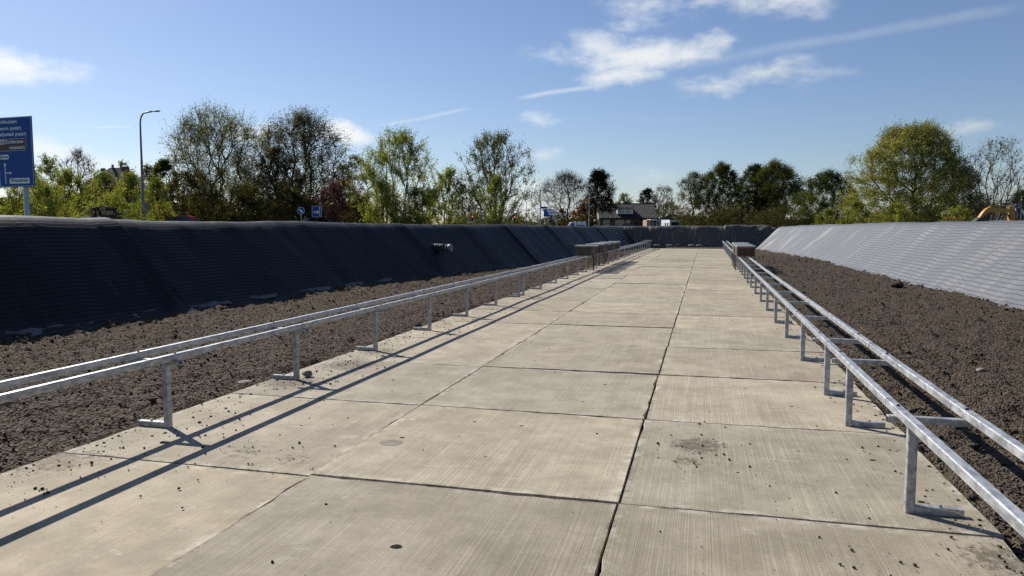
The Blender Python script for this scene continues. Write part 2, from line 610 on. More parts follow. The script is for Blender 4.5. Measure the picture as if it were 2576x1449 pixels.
# galvanised steel
m, t, b = new_mat('galvanised_steel')
tc = t.node('ShaderNodeTexCoord')
geo = t.node('ShaderNodeNewGeometry')
sp1 = t.noise(t.scale(geo.outputs['Position'], 1, .35, 1), 26.0, 4.0, 0.6)
sp2 = t.noise(geo.outputs['Position'], 70.0, 3.0, 0.6)
c = t.mix(t.mapr(sp1, 0.32, 0.68), rgb(0.24, 0.246, 0.252), rgb(0.50, 0.505, 0.51))
c = t.mix(t.math('MULTIPLY', t.mapr(t.noise(geo.outputs['Position'], 7.0, 5.0), .58, .75), .35), c, rgb(.62, .62, .62))
t.l.new(c, b.inputs['Base Color'])
b.inputs['Metallic'].default_value = 0.42
t.l.new(t.mapr(sp2, .3, .7, .36, .56), b.inputs['Roughness'])
bp = t.node('ShaderNodeBump')
bp.inputs['Strength'].default_value = 0.12
bp.inputs['Distance'].default_value = 0.004
t.l.new(sp2, bp.inputs['Height'])
t.l.new(bp.outputs[0], b.inputs['Normal'])

# grass and asphalt outside the pit
m, t, b = new_mat('grass')
geo = t.node('ShaderNodeNewGeometry')
pos = geo.outputs['Position']
c = t.mix(t.mapr(t.noise(pos, 0.6, 6.0), .35, .65), rgb(0.030, 0.040, 0.014), rgb(0.075, 0.085, 0.030))
t.l.new(c, b.inputs['Base Color'])
b.inputs['Roughness'].default_value = 0.95
simple('asphalt', (0.05, 0.05, 0.052), 0.9, scale=3.0, bump=.4)
simple('white_paint', (0.75, 0.75, 0.73), 0.55)
simple('dark_steel', (0.03, 0.03, 0.033), 0.5, .3)
simple('wood_pale', (0.42, 0.34, 0.24), 0.8, scale=5, bump=.3)
simple('wood_hive', (0.080, 0.058, 0.042), 0.8, var=.3, scale=6, bump=.3)
simple('wood_dark', (0.060, 0.040, 0.028), 0.8, var=.3, scale=6, bump=.3)
simple('wood_grey', (0.150, 0.132, 0.110), 0.8, var=.25, scale=6, bump=.3)
simple('lid_sheet', (0.45, 0.45, 0.42), 0.5, .1, var=.12, scale=5)
simple('paint_rust', (0.15, 0.045, 0.022), 0.6, var=.2)
simple('strap', (0.015, 0.015, 0.016), 0.7)
simple('pvc_grey', (0.20, 0.205, 0.21), 0.5)
simple('rubber', (0.02, 0.02, 0.02), 0.8)
simple('sign_blue', (0.007, 0.064, 0.280), 0.5, var=.04, spec=.25)
simple('sign_white', (0.82, 0.83, 0.84), 0.5, var=.03)
simple('sign_brown', (0.085, 0.022, 0.012), 0.5, var=.05)
simple('sign_black', (0.012, 0.012, 0.014), 0.5, var=.05)
simple('post_grey', (0.42, 0.44, 0.46), 0.5, .15, var=.08)
simple('lamp_grey', (0.16, 0.165, 0.17), 0.5, .3, var=.1)
simple('lamp_head', (0.14, 0.145, 0.13), 0.5, var=.1)
simple('bark', (0.042, 0.033, 0.025), 0.95, var=.35, scale=3)
simple('bark_pale', (0.085, 0.070, 0.056), 0.95, var=.35, scale=3)
simple('log_bark', (0.050, 0.033, 0.022), 0.95, var=.4, scale=9, bump=.6)
simple('log_end', (0.33, 0.22, 0.125), 0.9, var=.25, scale=9)
simple('brick', (0.145, 0.088, 0.064), 0.9, var=.25, scale=2.0)
simple('brick_pale', (0.36, 0.24, 0.18), 0.9, var=.2, scale=2.0)
simple('roof_tile', (0.050, 0.045, 0.044), 0.75, var=.25, scale=2.0, spec=.25)
simple('roof_dark', (0.024, 0.021, 0.021), 0.7, var=.25, scale=2.0)
simple('wall_dark', (0.030, 0.026, 0.024), 0.9, var=.25)
simple('wall_slate', (0.062, 0.070, 0.075), 0.8, var=.15)
simple('frame_white', (0.72, 0.71, 0.67), 0.55, var=.08)
simple('glass', (0.020, 0.024, 0.028), 0.06, var=.05, spec=.8)
simple('curtain', (0.50, 0.50, 0.47), 0.8, var=.2)
simple('garage_door', (0.30, 0.27, 0.24), 0.7, var=.12)
simple('yellow_paint', (0.40, 0.185, 0.025), 0.45, var=.2, scale=4)
simple('orange_paint', (0.70, 0.18, 0.02), 0.5)
simple('car_red', (0.36, 0.020, 0.020), 0.22, .1, var=.03)
simple('car_silver', (0.33, 0.35, 0.37), 0.25, .5, var=.03)
simple('car_dark', (0.020, 0.021, 0.026), 0.2, .2, var=.03)
simple('car_white', (0.72, 0.72, 0.72), 0.3, var=.03)
simple('sticker_red', (0.55, 0.05, 0.04), 0.5)
simple('lens_red', (0.5, 0.03, 0.02), 0.3, emit=(1.0, 0.12, 0.06, 2.2))
simple('lens_off', (0.02, 0.02, 0.02), 0.2)
simple('stone', (0.21, 0.175, 0.14), 0.9, var=.25, scale=10, bump=.6)
simple('hem', (0.085, 0.080, 0.075), 0.6, var=.2)
simple('straw', (0.44, 0.33, 0.16), 0.8, var=.2)
simple('bag_plastic', (0.030, 0.029, 0.028), 0.38, var=.3, bump=.5)


def leaf_mat(name, trans=0.45):
    m = bpy.data.materials.new(name)
    m.use_nodes = True
    t = NT(m.node_tree)
    for q in list(m.node_tree.nodes):
        m.node_tree.nodes.remove(q)
    out = t.node('ShaderNodeOutputMaterial')
    at_ = t.node('ShaderNodeAttribute', attribute_name='Col')
    df = t.node('ShaderNodeBsdfDiffuse')
    tr = t.node('ShaderNodeBsdfTranslucent')
    mx_ = t.node('ShaderNodeMixShader')
    mx_.inputs[0].default_value = trans
    t.l.new(at_.outputs['Color'], df.inputs['Color'])
    t.l.new(t.vmath('MULTIPLY', at_.outputs['Color'], (1.15, 1.1, 0.7)), tr.inputs['Color'])
    t.l.new(df.outputs[0], mx_.inputs[1])
    t.l.new(tr.outputs[0], mx_.inputs[2])
    t.l.new(mx_.outputs[0], out.inputs['Surface'])
    MATS[name] = m
    return m


leaf_mat('leaf', 0.55)
leaf_mat('needle', 0.08)

# ------------------------------------------------------------------ layout of the pit
Y0, Y1 = -8.0, 66.0                                # near and far end of the pit floor
GZ = 1.05                                          # ground level outside


def toeL(y):
    return np.interp(y, [-8, 14, 20, 25, 34, 42, 60, 66, 75], [-9.9, -9.8, -9.35, -8.6, -7.3, -6.5, -5.5, -5.25, -5.2])


def toeR(y):
    return np.interp(y, [-8, 18, 25, 45, 55, 64, 75], [6.75, 6.45, 6.2, 6.15, 5.5, 4.45, 4.3])


def crestL(y):
    return 1.84 + 0.06 * vnoise(np.asarray(y, float) / 5.0, np.zeros_like(np.asarray(y, float)), 5) + 0.035 * vnoise(np.asarray(y, float) / 1.3, np.zeros_like(np.asarray(y, float)), 6)


def crestR(y):
    y = np.asarray(y, float)
    return np.interp(y, [-8, 21, 35, 48, 58, 64], [1.87, 1.87, 1.92, 1.94, 1.90, 1.83]) + 0.03 * vnoise(y / 4.0, y * 0, 8)


# ground outside: one sheet to the horizon with the pit cut out of it
ring = [(-14.2, -14.0), (11.2, -14.0), (11.2, 71.5), (-14.2, 71.5)]
FAR = 4000.0
outer = [(-FAR, -FAR), (FAR, -FAR), (FAR, FAR), (-FAR, FAR)]
vs = [(x, y, GZ) for x, y in ring] + [(x, y, GZ) for x, y in outer]
fs = [(i, (i + 1) % 4, 4 + (i + 1) % 4, 4 + i) for i in range(4)]
me = bpy.data.meshes.new('ground')
me.from_pydata(vs, [], fs)
tag(link('ground', me, MATS['grass']), kind='structure')
# the road past the left side of the pit (hidden behind the bank from here)
ra = at(-300, 577, 58).xy
rb = at(1500, 577, 125).xy
dv = (rb - ra).normalized()
nv = Vector((-dv.y, dv.x))
p = [ra - dv * 120 - nv * 4, rb + dv * 250 - nv * 4, rb + dv * 250 + nv * 4, ra - dv * 120 + nv * 4]
me = bpy.data.meshes.new('asphalt_road')
me.from_pydata([(q.x, q.y, GZ + .02) for q in p], [], [(0, 1, 2, 3)])
tag(link('asphalt_road', me, MATS['asphalt']), kind='structure')


# ------------------------------------------------------------------ banks
def resample(poly, n):
    poly = np.array(poly, float)
    seg = np.hypot(*np.diff(poly, axis=0).T)
    s = np.r_[0, np.cumsum(seg)]
    ss = np.linspace(0, s[-1], n)
    x = np.interp(ss, s, poly[:, 0])
    z = np.interp(ss, s, poly[:, 1])
    for _ in range(2):
        x[1:-1] = (x[:-2] + 2 * x[1:-1] + x[2:]) / 4
        z[1:-1] = (z[:-2] + 2 * z[1:-1] + z[2:]) / 4
    return ss, x, z


def bank_surface(side, ys, n=46, lift=0.0, disp=True, seed=0):
    """side -1 left, +1 right; returns verts (rows along y), uv"""
    V, U = [], []
    for y in ys:
        xt = float(toeL(y) if side < 0 else toeR(y))
        hc = float(crestL(y) if side < 0 else crestR(y))
        w_ = .90 if side < 0 else 1.0
        prof = [(-0.30, -0.10), (0.0, 0.02), (hc * .95 * w_, hc * .94), (hc * w_ + .14, hc), (hc + .75, hc - .03), (hc + 1.9, GZ - .02)]
        ss, a, z = resample(prof, n)
        V.append(np.stack([xt + side * a, np.full(n, y), z], -1))
        U.append(np.stack([np.full(n, y), ss], -1))
    V = np.array(V)
    U = np.array(U)
    if disp:
        yy, ss = U[..., 0], U[..., 1]
        amp = np.interp(ss, [0, .3, 1.0, 2.6, 3.2, 5.0], [.25, .55, 1, 1, .8, .15])
        big = .22 * fbm(yy / 3.6, ss / 4.5, 11 + seed, 3)
        fold = .060 * vnoise(yy / .75 + .5 * ss, ss / 3.2, 21 + seed) + .022 * vnoise(yy / .33 + .4 * ss, ss / 1.6, 31 + seed)
        fold = fold * (.45 + 1.3 * np.clip(.5 + fbm(yy / 4.0, ss / 2.0, 61 + seed, 2), 0, 1))
        d = amp * (big * (.30 if side < 0 else .45) + fold * (.55 if side < 0 else 1.5)) + lift
        nx, nz = -side * .70, .71
        V[..., 0] += nx * d
        V[..., 2] += nz * d * np.interp(ss, [2.3, 3.0], [1, .45])
    else:
        V[..., 2] += lift
    return V.reshape(-1, 3), U.reshape(-1, 2)


def bank(side, seams, name, mat):
    ys = np.linspace(Y0 - 4, seams[-1], 60)
    v, u = bank_surface(side, ys, 20, -0.16, False)
    core = link(name, mesh_np(name, v, grid_faces(60, 20), True, cols=np.zeros((len(v), 3))), MATS['soil'])
    tag(core, kind='structure')
    for i in range(len(seams) - 1):
        y0, y1 = seams[i], seams[i + 1] + 0.28
        mid = max(4.0, abs((y0 + y1) / 2))
        step = min(.16, max(.055, mid * .0045))
        k = max(8, int((y1 - y0) / step))
        ys = np.linspace(y0, y1, k)
        v, u = bank_surface(side, ys, 52, 0.012 * (i % 2), True, 0)
        v = v.reshape(k, 52, 3)
        # every sheet sags a little on its own and lifts at its overlapped edge
        e = np.clip((ys - (y1 - .55)) / .55, 0, 1)[:, None]
        sag = (.05 * vnoise(ys / 1.5, ys * 0, 77 + i) + .05 * (float(_hash(np.array([i]), np.array([3 + side]), 9)[0]) - .5))[:, None] + .06 * e
        v[..., 0] += -side * .7 * sag
        v[..., 2] += .7 * sag * np.interp(u.reshape(k, 52, 2)[..., 1], [2.4, 3.2], [1, .3])
        # ragged lower hem
        hem = .10 * vnoise(ys / .45, ys * 0, 91 + i)
        v[:, 0, 0] += -side * hem
        link('membrane', mesh_np('membrane', v.reshape(-1, 3), grid_faces(k, 52), True, uvs=u), mat, core)
    return core


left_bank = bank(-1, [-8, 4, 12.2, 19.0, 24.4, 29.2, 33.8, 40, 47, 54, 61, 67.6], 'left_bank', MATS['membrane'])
for (y0, y1) in [(8.6, 10.4), (10.9, 12.0), (12.5, 14.1), (14.6, 15.6), (16.4, 17.9), (18.6, 19.6), (20.4, 21.2)]:
    k = int((y1 - y0) / .06)
    ys = np.linspace(y0, y1, k)
    V = []
    wd = .10 + .09 * vnoise(ys / .3, ys * 0, 120)
    for q in range(5):
        V.append(np.stack([toeL(ys) - .04 + wd * q / 4 * np.clip(np.minimum(ys - y0, y1 - ys) / .25, .1, 1), ys, .10 - .02 * q + .05 * vnoise(ys / .22 + q * .4, ys * 0 + q * .6, 121)], -1))
    V = np.stack(V, 1)
    U = np.stack([V[..., 1], V[..., 0] + 20], -1)
    link('hem_flap', mesh_np('hem_flap', V.reshape(-1, 3), grid_faces(k, 5), True, uvs=U.reshape(-1, 2)), MATS['hem'], left_bank)
right_bank = bank(1, [-8, 4, 13.2, 21.2, 28.6, 34.6, 40.6, 48.2, 55.5, 63.2], 'right_bank', MATS['membrane_sunlit'])

# far bank: earth core and black film
xs = np.linspace(-9.5, 9.5, 330)
nn = 34
V = []
for x in xs:
    top = 1.93 + .06 * float(vnoise(np.array([x / 2.2]), np.array([0.0]), 3)[0]) + (.10 if x > 2 else 0) - max(0, x - 5.2) * .25
    toe = 66.0 + .25 * float(vnoise(np.array([x / 1.2]), np.array([0.0]), 4)[0])
    prof = [(-.35, -.05), (0, .05), (.15, .35), (.75, top * .93), (.95, top), (1.7, top - .03), (3.2, GZ - .1)]
    ss, a, z = resample(prof, nn)
    V.append(np.stack([np.full(nn, x), toe + a, z], -1))
V = np.array(V)
core_v = V.copy()
core_v[..., 2] -= .15
core_v[..., 1] += .12
far_bank = tag(link('far_bank', mesh_np('far_bank', core_v.reshape(-1, 3), grid_faces(len(xs), nn), True, cols=np.zeros((len(xs) * nn, 3))), MATS['soil']), kind='structure')
X_, Z_ = V[..., 0], V[..., 2]
crum = np.clip((X_ - 2.0) / 2.5, 0, 1)
rid = .028 * vnoise(X_ / .30 + .05 * Z_, Z_ / 1.6, 41) + .022 * vnoise(X_ / .12, Z_ / .9, 42)
wr = .32 * fbm((X_ * .8 + Z_) / 1.1, (Z_ * 1.3 - X_ * .5) / .5, 43, 4)
low = np.clip((.5 - Z_) / .5, 0, 1)
d = (1 - crum) * rid + crum * wr + low * .07 * np.maximum(vnoise(X_ / .55, X_ * 0, 44), -.1)
V[..., 1] -= d
V[..., 2] += .35 * d
half = 190
film_a = V[:half + 2]
film_b = V[half:].copy()
film_b[..., 1] -= .02
for part in (film_a, film_b):
    link('plastic_film', mesh_np('plastic_film', part.reshape(-1, 3), grid_faces(len(part), nn), True), MATS['black_film'], far_bank)
# rear end of the pit, behind the viewer
me = bpy.data.meshes.new('rear_bank')
me.from_pydata([(-14, -14.2, GZ), (11, -14.2, GZ), (11, -10, -.2), (-14, -10, -.2)], [], [(0, 1, 2, 3)])
tag(link('rear_bank', me, MATS['soil']), kind='structure')


# ------------------------------------------------------------------ soil strips on both sides of the slabs
def rows_y(y0, y1):
    out = [y0]
    while out[-1] < y1:
        y = out[-1]
        out.append(y + max(.034, .0052 * y))
    return np.array(out)


RX0, RX1 = -4.46, 1.54                              # slab edges


def edgeR(y):
    return RX1 + .0085 * np.maximum(np.asarray(y, float), 0)


def soil_height(x, y, side):
    """clods and furrows"""
    base = -.012 + .05 * fbm(x / 1.7, y / 1.7, 50, 3)
    c1 = fbm(x / .22, y / .22, 51, 4, .6)
    c2 = np.abs(fbm(x / .10, y / .10, 53, 3, .6))
    z = base + .066 * c1 + .050 * c2
    if side < 0:
        dt = x - toeL(y)
        de = RX0 - x
    else:
        dt = toeR(y) - x
        de = x - edgeR(y)
    ridge = np.exp(-((dt - .12) / .28) ** 2) * (.015 + .14 * np.clip(vnoise(y / .8, x * 0, 55) + .05, 0, 1))
    z = z + ridge * (.6 + 1.0 * np.abs(c1))
    z = z + .015 * np.clip(de / 1.0, 0, 1) - .02 * np.clip(de - 1.5, 0, 2)
    # thins out over the slab edge
    edge = np.clip((de + .03 + .30 * vnoise(y / .5, x / .5, 57) + .13 * vnoise(y / .16, x / .16, 58)) / .14, -1.2, 1)
    z = z - .055 * (1 - edge) - .012
    return z


soil_objs = []
for side in (-1, 1):
    ys = rows_y(1.2 if side > 0 else 2.2, Y1 + .6)
    ys = np.r_[np.linspace(Y0 - 2, ys[0], 12)[:-1], ys]
    nc = 118
    V = []
    for y in ys:
        if side < 0:
            x = np.linspace(float(toeL(y)) - .35, RX0 + .22, nc)
        else:
            x = np.linspace(float(edgeR(y)) - .22, float(toeR(y)) + .35, nc)
        V.append(np.stack([x, np.full(nc, y), np.zeros(nc)], -1))
    V = np.array(V)
    V[..., 2] = soil_height(V[..., 0], V[..., 1], side)
    dt = (V[..., 0] - toeL(V[..., 1])) if side < 0 else (toeR(V[..., 1]) - V[..., 0])
    dry = np.clip((3.4 - dt) / 2.2, 0, 1) if side < 0 else np.zeros_like(dt)
    if side < 0:
        dry = np.maximum(dry, .55 * np.clip((V[..., 1] - 22) / 14, 0, 1))
    cols = np.repeat(dry.reshape(-1, 1), 3, 1)
    o = link('soil', mesh_np('soil', V.reshape(-1, 3), grid_faces(len(ys), nc), True, cols=cols), MATS['soil'])
    tag(o, kind='structure')


def clod_mesh(P, S, seed, name, mat, label, cols=None, flat=.72):
    """many small angular lumps as one mass"""
    rng = np.random.default_rng(seed)
    bm = bmesh.new()
    bmesh.ops.create_icosphere(bm, subdivisions=1, radius=1.0)
    bv = np.array([q.co[:] for q in bm.verts])
    bf = np.array([[q.index for q in f.verts] for f in bm.faces])
    bm.free()
    n = len(P)
    jit = 1 + .45 * (rng.random((n, len(bv), 1)) - .5)
    sc = np.stack([1 + .5 * (rng.random(n) - .5), 1 + .5 * (rng.random(n) - .5), flat + .4 * (rng.random(n) - .5)], -1)
    ang = rng.random(n) * 6.283
    ca, sa = np.cos(ang), np.sin(ang)
    v = bv[None] * jit * sc[:, None, :] * S[:, None, None]
    x = v[..., 0] * ca[:, None] - v[..., 1] * sa[:, None]
    y = v[..., 0] * sa[:, None] + v[..., 1] * ca[:, None]
    v = np.stack([x, y, v[..., 2]], -1) + P[:, None, :]
    f = bf[None] + (np.arange(n) * len(bv))[:, None, None]
    cc = np.zeros((n * len(bv), 3)) if cols is None else np.repeat(cols, len(bv), 0)
    o = link(name, mesh_np(name, v.reshape(-1, 3), f.reshape(-1, 3), False, cols=cc), mat)
    tag(o, label, kind='stuff')
    return o


rng = np.random.default_rng(3)
for side in (-1, 1):
    n = 8500
    u = rng.random(n)
    y = 2.0 * (48 / 2.0) ** (u ** 1.15) if side > 0 else 3.2 * (48 / 3.2) ** (u ** 1.15)
    if side < 0:
        x = toeL(y) - .1 + (RX0 + .05 - toeL(y)) * rng.random(n)
    else:
        x = edgeR(y) - .05 + (toeR(y) - edgeR(y) + .1) * rng.random(n)
    s = .006 + .009 * rng.random(n) ** 3 + .0005 * y
    big = rng.random(n) < .02
    s[big] *= 2.0
    # heaps pushed up along the toe of the sheets
    k = 1900
    yt = 6 * (60 / 6) ** rng.random(k)
    heap = vnoise(yt / .9, yt * 0, 66) > .02
    yt = yt[heap]
    xt = (toeL(yt) + .05 + .30 * rng.normal(size=len(yt))) if side < 0 else (toeR(yt) - .05 - .30 * rng.normal(size=len(yt)))
    st = .014 + .034 * rng.random(len(yt)) ** 3
    x = np.r_[x, xt]
    y = np.r_[y, yt]
    s = np.r_[s, st]
    z = soil_height(x, y, side) + s * .25
    dt = (x - toeL(y)) if side < 0 else (toeR(y) - x)
    dry = np.clip((3.4 - dt) / 2.2, 0, 1) * (.8 if side < 0 else 0)
    clod_mesh(np.stack([x, y, z], -1), s, 5 + side, 'soil_clods', MATS['soil'],
              'loose dark clods lying on the soil left of the slabs' if side < 0 else 'loose dark clods lying on the soil right of the slabs', np.repeat(dry[:, None], 3, 1))

# ------------------------------------------------------------------ concrete slab road
base = bpy.data.meshes.new('road')
base.from_pydata([(RX0 - .3, Y0 - 2, -.075), (RX1 + .9, Y0 - 2, -.075), (RX1 + .9, Y1 + 1, -.075), (RX0 - .3, Y1 + 1, -.075)], [], [(0, 1, 2, 3)])
bca = base.color_attributes.new('Col', 'FLOAT_COLOR', 'POINT')
for q in bca.data:
    q.color = (0, 0, 0, 1)
road = tag(link('road', base, MATS['soil']), kind='structure')


def slab_mesh(seed, holes, w=2.0, l=2.0, gap=.0030):
    r = random.Random(seed)
    hw, hl = w / 2 - gap * 1.7, l / 2 - gap * .8
    corners = [(-hw, -hl), (hw, -hl), (hw, hl), (-hw, hl)]
    loop = []
    inw = []
    for i in range(4):
        a, b_ = Vector(corners[i]), Vector(corners[(i + 1) % 4])
        d = (b_ - a).normalized()
        nrm = Vector((-d.y, d.x))
        n = 16
        chip = 0
        for k in range(n):
            if r.random() < .07:
                chip = r.uniform(.004, .014)
            else:
                chip *= .35
            p = a + (b_ - a) * (k / n) + nrm * (r.uniform(0, .0015) + chip * (0 if k == 0 else 1))
            loop.append(p)
            inw.append(.002 + r.random() * .002 + chip * .6)
    n = len(loop)
    # inset ring (worn arris)
    ins = []
    for i, p in enumerate(loop):
        a = loop[i - 1]
        b_ = loop[(i + 1) % n]
        d = (b_ - a).normalized()
        ins.append(p + Vector((-d.y, d.x)) * inw[i])
    pts = list(ins)
    edges = [(i, (i + 1) % n) for i in range(n)]
    hl_idx = []
    for (hx, hy, hr) in holes:
        o = len(pts)
        k = 10
        for q in range(k):
            tt = -2 * math.pi * q / k
            rr = hr * r.uniform(.85, 1.1)
            pts.append(Vector((hx + rr * 1.15 * math.cos(tt), hy + rr * math.sin(tt))))
        edges += [(o + q, o + (q + 1) % k) for q in range(k)]
        hl_idx.append((o, k))
    res = delaunay_2d_cdt(pts, edges, [], 1, 1e-6)
    v2, f2 = res[0], res[2]
    vs = [(p.x, p.y, 0.0) for p in v2]
    fs = []
    for f in f2:
        cx_ = sum(v2[i].x for i in f) / len(f)
        cy_ = sum(v2[i].y for i in f) / len(f)
        if any((cx_ - hx) ** 2 + (cy_ - hy) ** 2 < (hr * 1.0) ** 2 for hx, hy, hr in holes):
            continue
        fs.append(tuple(f))
    o = len(vs)
    vs += [(p.x, p.y, 0.0) for p in ins] + [(p.x, p.y, -.006 - inw[i] * .5) for i, p in enumerate(loop)] + [(p.x, p.y, -.12) for p in loop]
    for i in range(n):
        j = (i + 1) % n
        fs.append((o + i, o + n + i, o + n + j, o + j))
        fs.append((o + n + i, o + 2 * n + i, o + 2 * n + j, o + n + j))
    for (h0, k) in hl_idx:
        o = len(vs)
        hp = pts[h0:h0 + k]
        vs += [(p.x, p.y, 0.0) for p in hp] + [(p.x, p.y, -.07) for p in hp]
        for q in range(k):
            j = (q + 1) % k
            fs.append((o + q, o + j, o + k + j, o + k + q))
        fs.append(tuple(o + k + q for q in range(k)))
    me = bpy.data.meshes.new('slab')
    me.from_pydata(vs, [], fs)
    bm = bmesh.new()
    bm.from_mesh(me)
    bmesh.ops.remove_doubles(bm, verts=bm.verts, dist=1e-5)
    bmesh.ops.recalc_face_normals(bm, faces=bm.faces)
    bm.to_mesh(me)
    bm.free()
    me.materials.append(MATS['concrete'])
    return me


hole_sets = [[(-.55, -.5, .016), (.55, .5, .016)], [(.45, -.55, .015)], [], [(-.5, .45, .016), (.5, .45, .014), (-.5, -.5, .015), (.5, -.5, .016)], [(.1, .55, .016), (-.4, -.3, .014)], []]
variants = [slab_mesh(100 + i, hole_sets[i % 6]) for i in range(12)]
near_holes = {(1, 0): [(-.02, .12, .030)], (1, 1): [(-.75, -.05, .020), (-.35, .55, .016), (.05, .53, .016), (.0, -.35, .012)], (2, 1): [(.62, .25, .022), (.72, -.55, .022), (-.3, -.25, .012)],
              (2, 0): [(.75, .2, .022)], (0, 1): [(.3, .1, .014)], (2, 2): [(.25, -.2, .018)], (1, 2): [(.5, .35, .018), (.4, -.5, .015)]}
ROW0 = 4.28
for row in range(-4, 31):
    for colm in range(3):
        yc = ROW0 - 1 + row * 2.0
        xc = RX0 + 1 + 2 * colm
        e0 = RX0 + 2 * colm + (0, 0, .005)[colm] * max(yc, 0)          # the courses widen a little towards the far end
        e1 = RX0 + 2 * colm + 2 + (0, .005, .0085)[colm] * max(yc, 0)
        xc = (e0 + e1) / 2
        key = (colm, row)
        me = slab_mesh(500 + row * 3 + colm, near_holes[key]) if key in near_holes else variants[R.randrange(12)]
        o = link('slab', me, None, road, (xc, yc, R.uniform(-.007, .005)))
        o.scale.x = (e1 - e0) / 2.0
        o.rotation_euler = (R.uniform(-.0035, .0035), R.uniform(-.0035, .0035), (0 if key in near_holes else R.choice((0, math.pi))) + R.uniform(-.002, .002))
        tone = R.uniform(.89, 1.09)
        warm = R.uniform(-.02, .02)
        o.color = (tone * (1 + warm), tone, tone * (1 - warm), 1)
        if key == (1, 0):
            o.color = (.86, .86, .87, 1)
            o.location.z = -.004
            o.rotation_euler.x = 0
        if key == (0, 0):
            o.location.z = -.006
            o.rotation_euler.y = -.006
            o.color = (1.08, 1.06, 1.02, 1)
        if key in ((1, 3), (1, 4)):
            o.color = (.92, .92, .93, 1)

# filled core hole in the second slab of the middle course
plug = MB().tube([(0, 0, 0), (0, 0, .0035)], [.088, .085], 18).build('core_plug', MATS['stone'], road, (-2.23, 5.08, .002))

# crumbs of earth carried onto the slabs
P, S = [], []
rr = np.random.default_rng(12)
for (sx_, sy_, sr_, sk_) in SPOTS:
    k = int(46 * sk_ * (sr_ / .35))
    P += [(sx_ + rr.normal() * sr_ * .55, sy_ + rr.normal() * sr_ * .8) for _ in range(k)]
    S += list(.0022 + .0085 * rr.random(k) ** 4)
k = 1100
yy = 2.4 * (45 / 2.4) ** rr.random(k)
P += list(zip(RX0 + .02 + np.abs(rr.normal(size=k)) * .42, yy))
S += list(.0024 + .011 * rr.random(k) ** 4)
k = 500
yy = 2.0 * (45 / 2.0) ** rr.random(k)
P += list(zip(edgeR(yy) - np.abs(rr.normal(size=k)) * .22, yy))
S += list(.0024 + .010 * rr.random(k) ** 4)
k = 260
yy = 2.4 * (40 / 2.4) ** rr.random(k)
P += list(zip(rr.uniform(RX0, RX1, k), yy))
S += list(.002 + .006 * rr.random(k) ** 3)
P = np.array([(x, y, 0) for x, y in P])
S = np.array(S) + .00018 * P[:, 1]
P[:, 2] = S * .35
clod_mesh(P, S, 77, 'earth_crumbs', MATS['soil'], 'crumbs of dark earth scattered over the concrete slabs')

# straw by the right-hand slab edge
mb = MB()
rs = random.Random(5)
for k in range(46):
    y = rs.uniform(3.0, 6.5) if k < 30 else rs.uniform(6.5, 14)
    x = float(edgeR(y)) + rs.uniform(-.18, .18)
    a = rs.uniform(0, 6.28)
    L = rs.uniform(.05, .16)
    z = .02 + rs.random() * .02
    bend = rs.uniform(-.4, .4)
    mb.tube([(x, y, z), (x + L * .5 * math.cos(a), y + L * .5 * math.sin(a), z + .012), (x + L * math.cos(a + bend), y + L * math.sin(a + bend), z - .004)], .0013, 4, False)
tag(mb.build('straw', MATS['straw']), 'dry straw stalks scattered along the right edge of the slabs', kind='stuff')


# single stones that can be told apart
def stone(x, y, z, s, label, mat='stone', seed=0, flat=.7):
    bm = bmesh.new()
    bmesh.ops.create_icosphere(bm, subdivisions=2, radius=1.0)
    r = random.Random(seed)
    pl = [Vector((r.uniform(-1, 1), r.uniform(-1, 1), r.uniform(-.6, 1))).normalized() for _ in range(7)]
    for q in bm.verts:
        p = q.co.copy()
        for n_ in pl:
            dd = p.dot(n_)
            if dd > .72:
                p -= n_ * (dd - .72)
        q.co = Vector((p.x * s * 1.15, p.y * s, p.z * s * flat))
    me = bpy.data.meshes.new('stone')
    bm.to_mesh(me)
    bm.free()
    o = link('stone', me, MATS[mat], None, (x, y, z), (0, 0, r.random() * 6))
    return tag(o, label, 'stone')


stone(-4.14, 7.20, .035, .055, 'pale brown stone beside the foot of the second rail-stand leg on the left', seed=1)
stone(-4.62, 6.75, .012, .07, 'flat grey stone lying on the left soil near the slab edge', seed=4, flat=.22)
stone(5.35, 22.6, .07, .16, 'large dark stone on the right soil below the sheeted bank', 'log_bark', seed=2)
stone(3.1, 9.3, .03, .055, 'small pale flat stone in the middle of the right soil', seed=6, flat=.4)
stone(-5.1, 3.95, .03, .06, 'grey stone in the soil at the near left slab edge', seed=9, flat=.6)

# ------------------------------------------------------------------ rail stands: two steel rails on L-shaped legs
TS = .050                                           # tube size


def sq_tube(a, b_, s=TS, ch=.004):
    """a square steel tube between two points (axis aligned)"""
    a, b_ = Vector(a), Vector(b_)
    c = (a + b_) / 2
    d = b_ - a
    size = (abs(d.x) or s, abs(d.y) or s, abs(d.z) or s)
    return MB().box(c, size, None, ch)


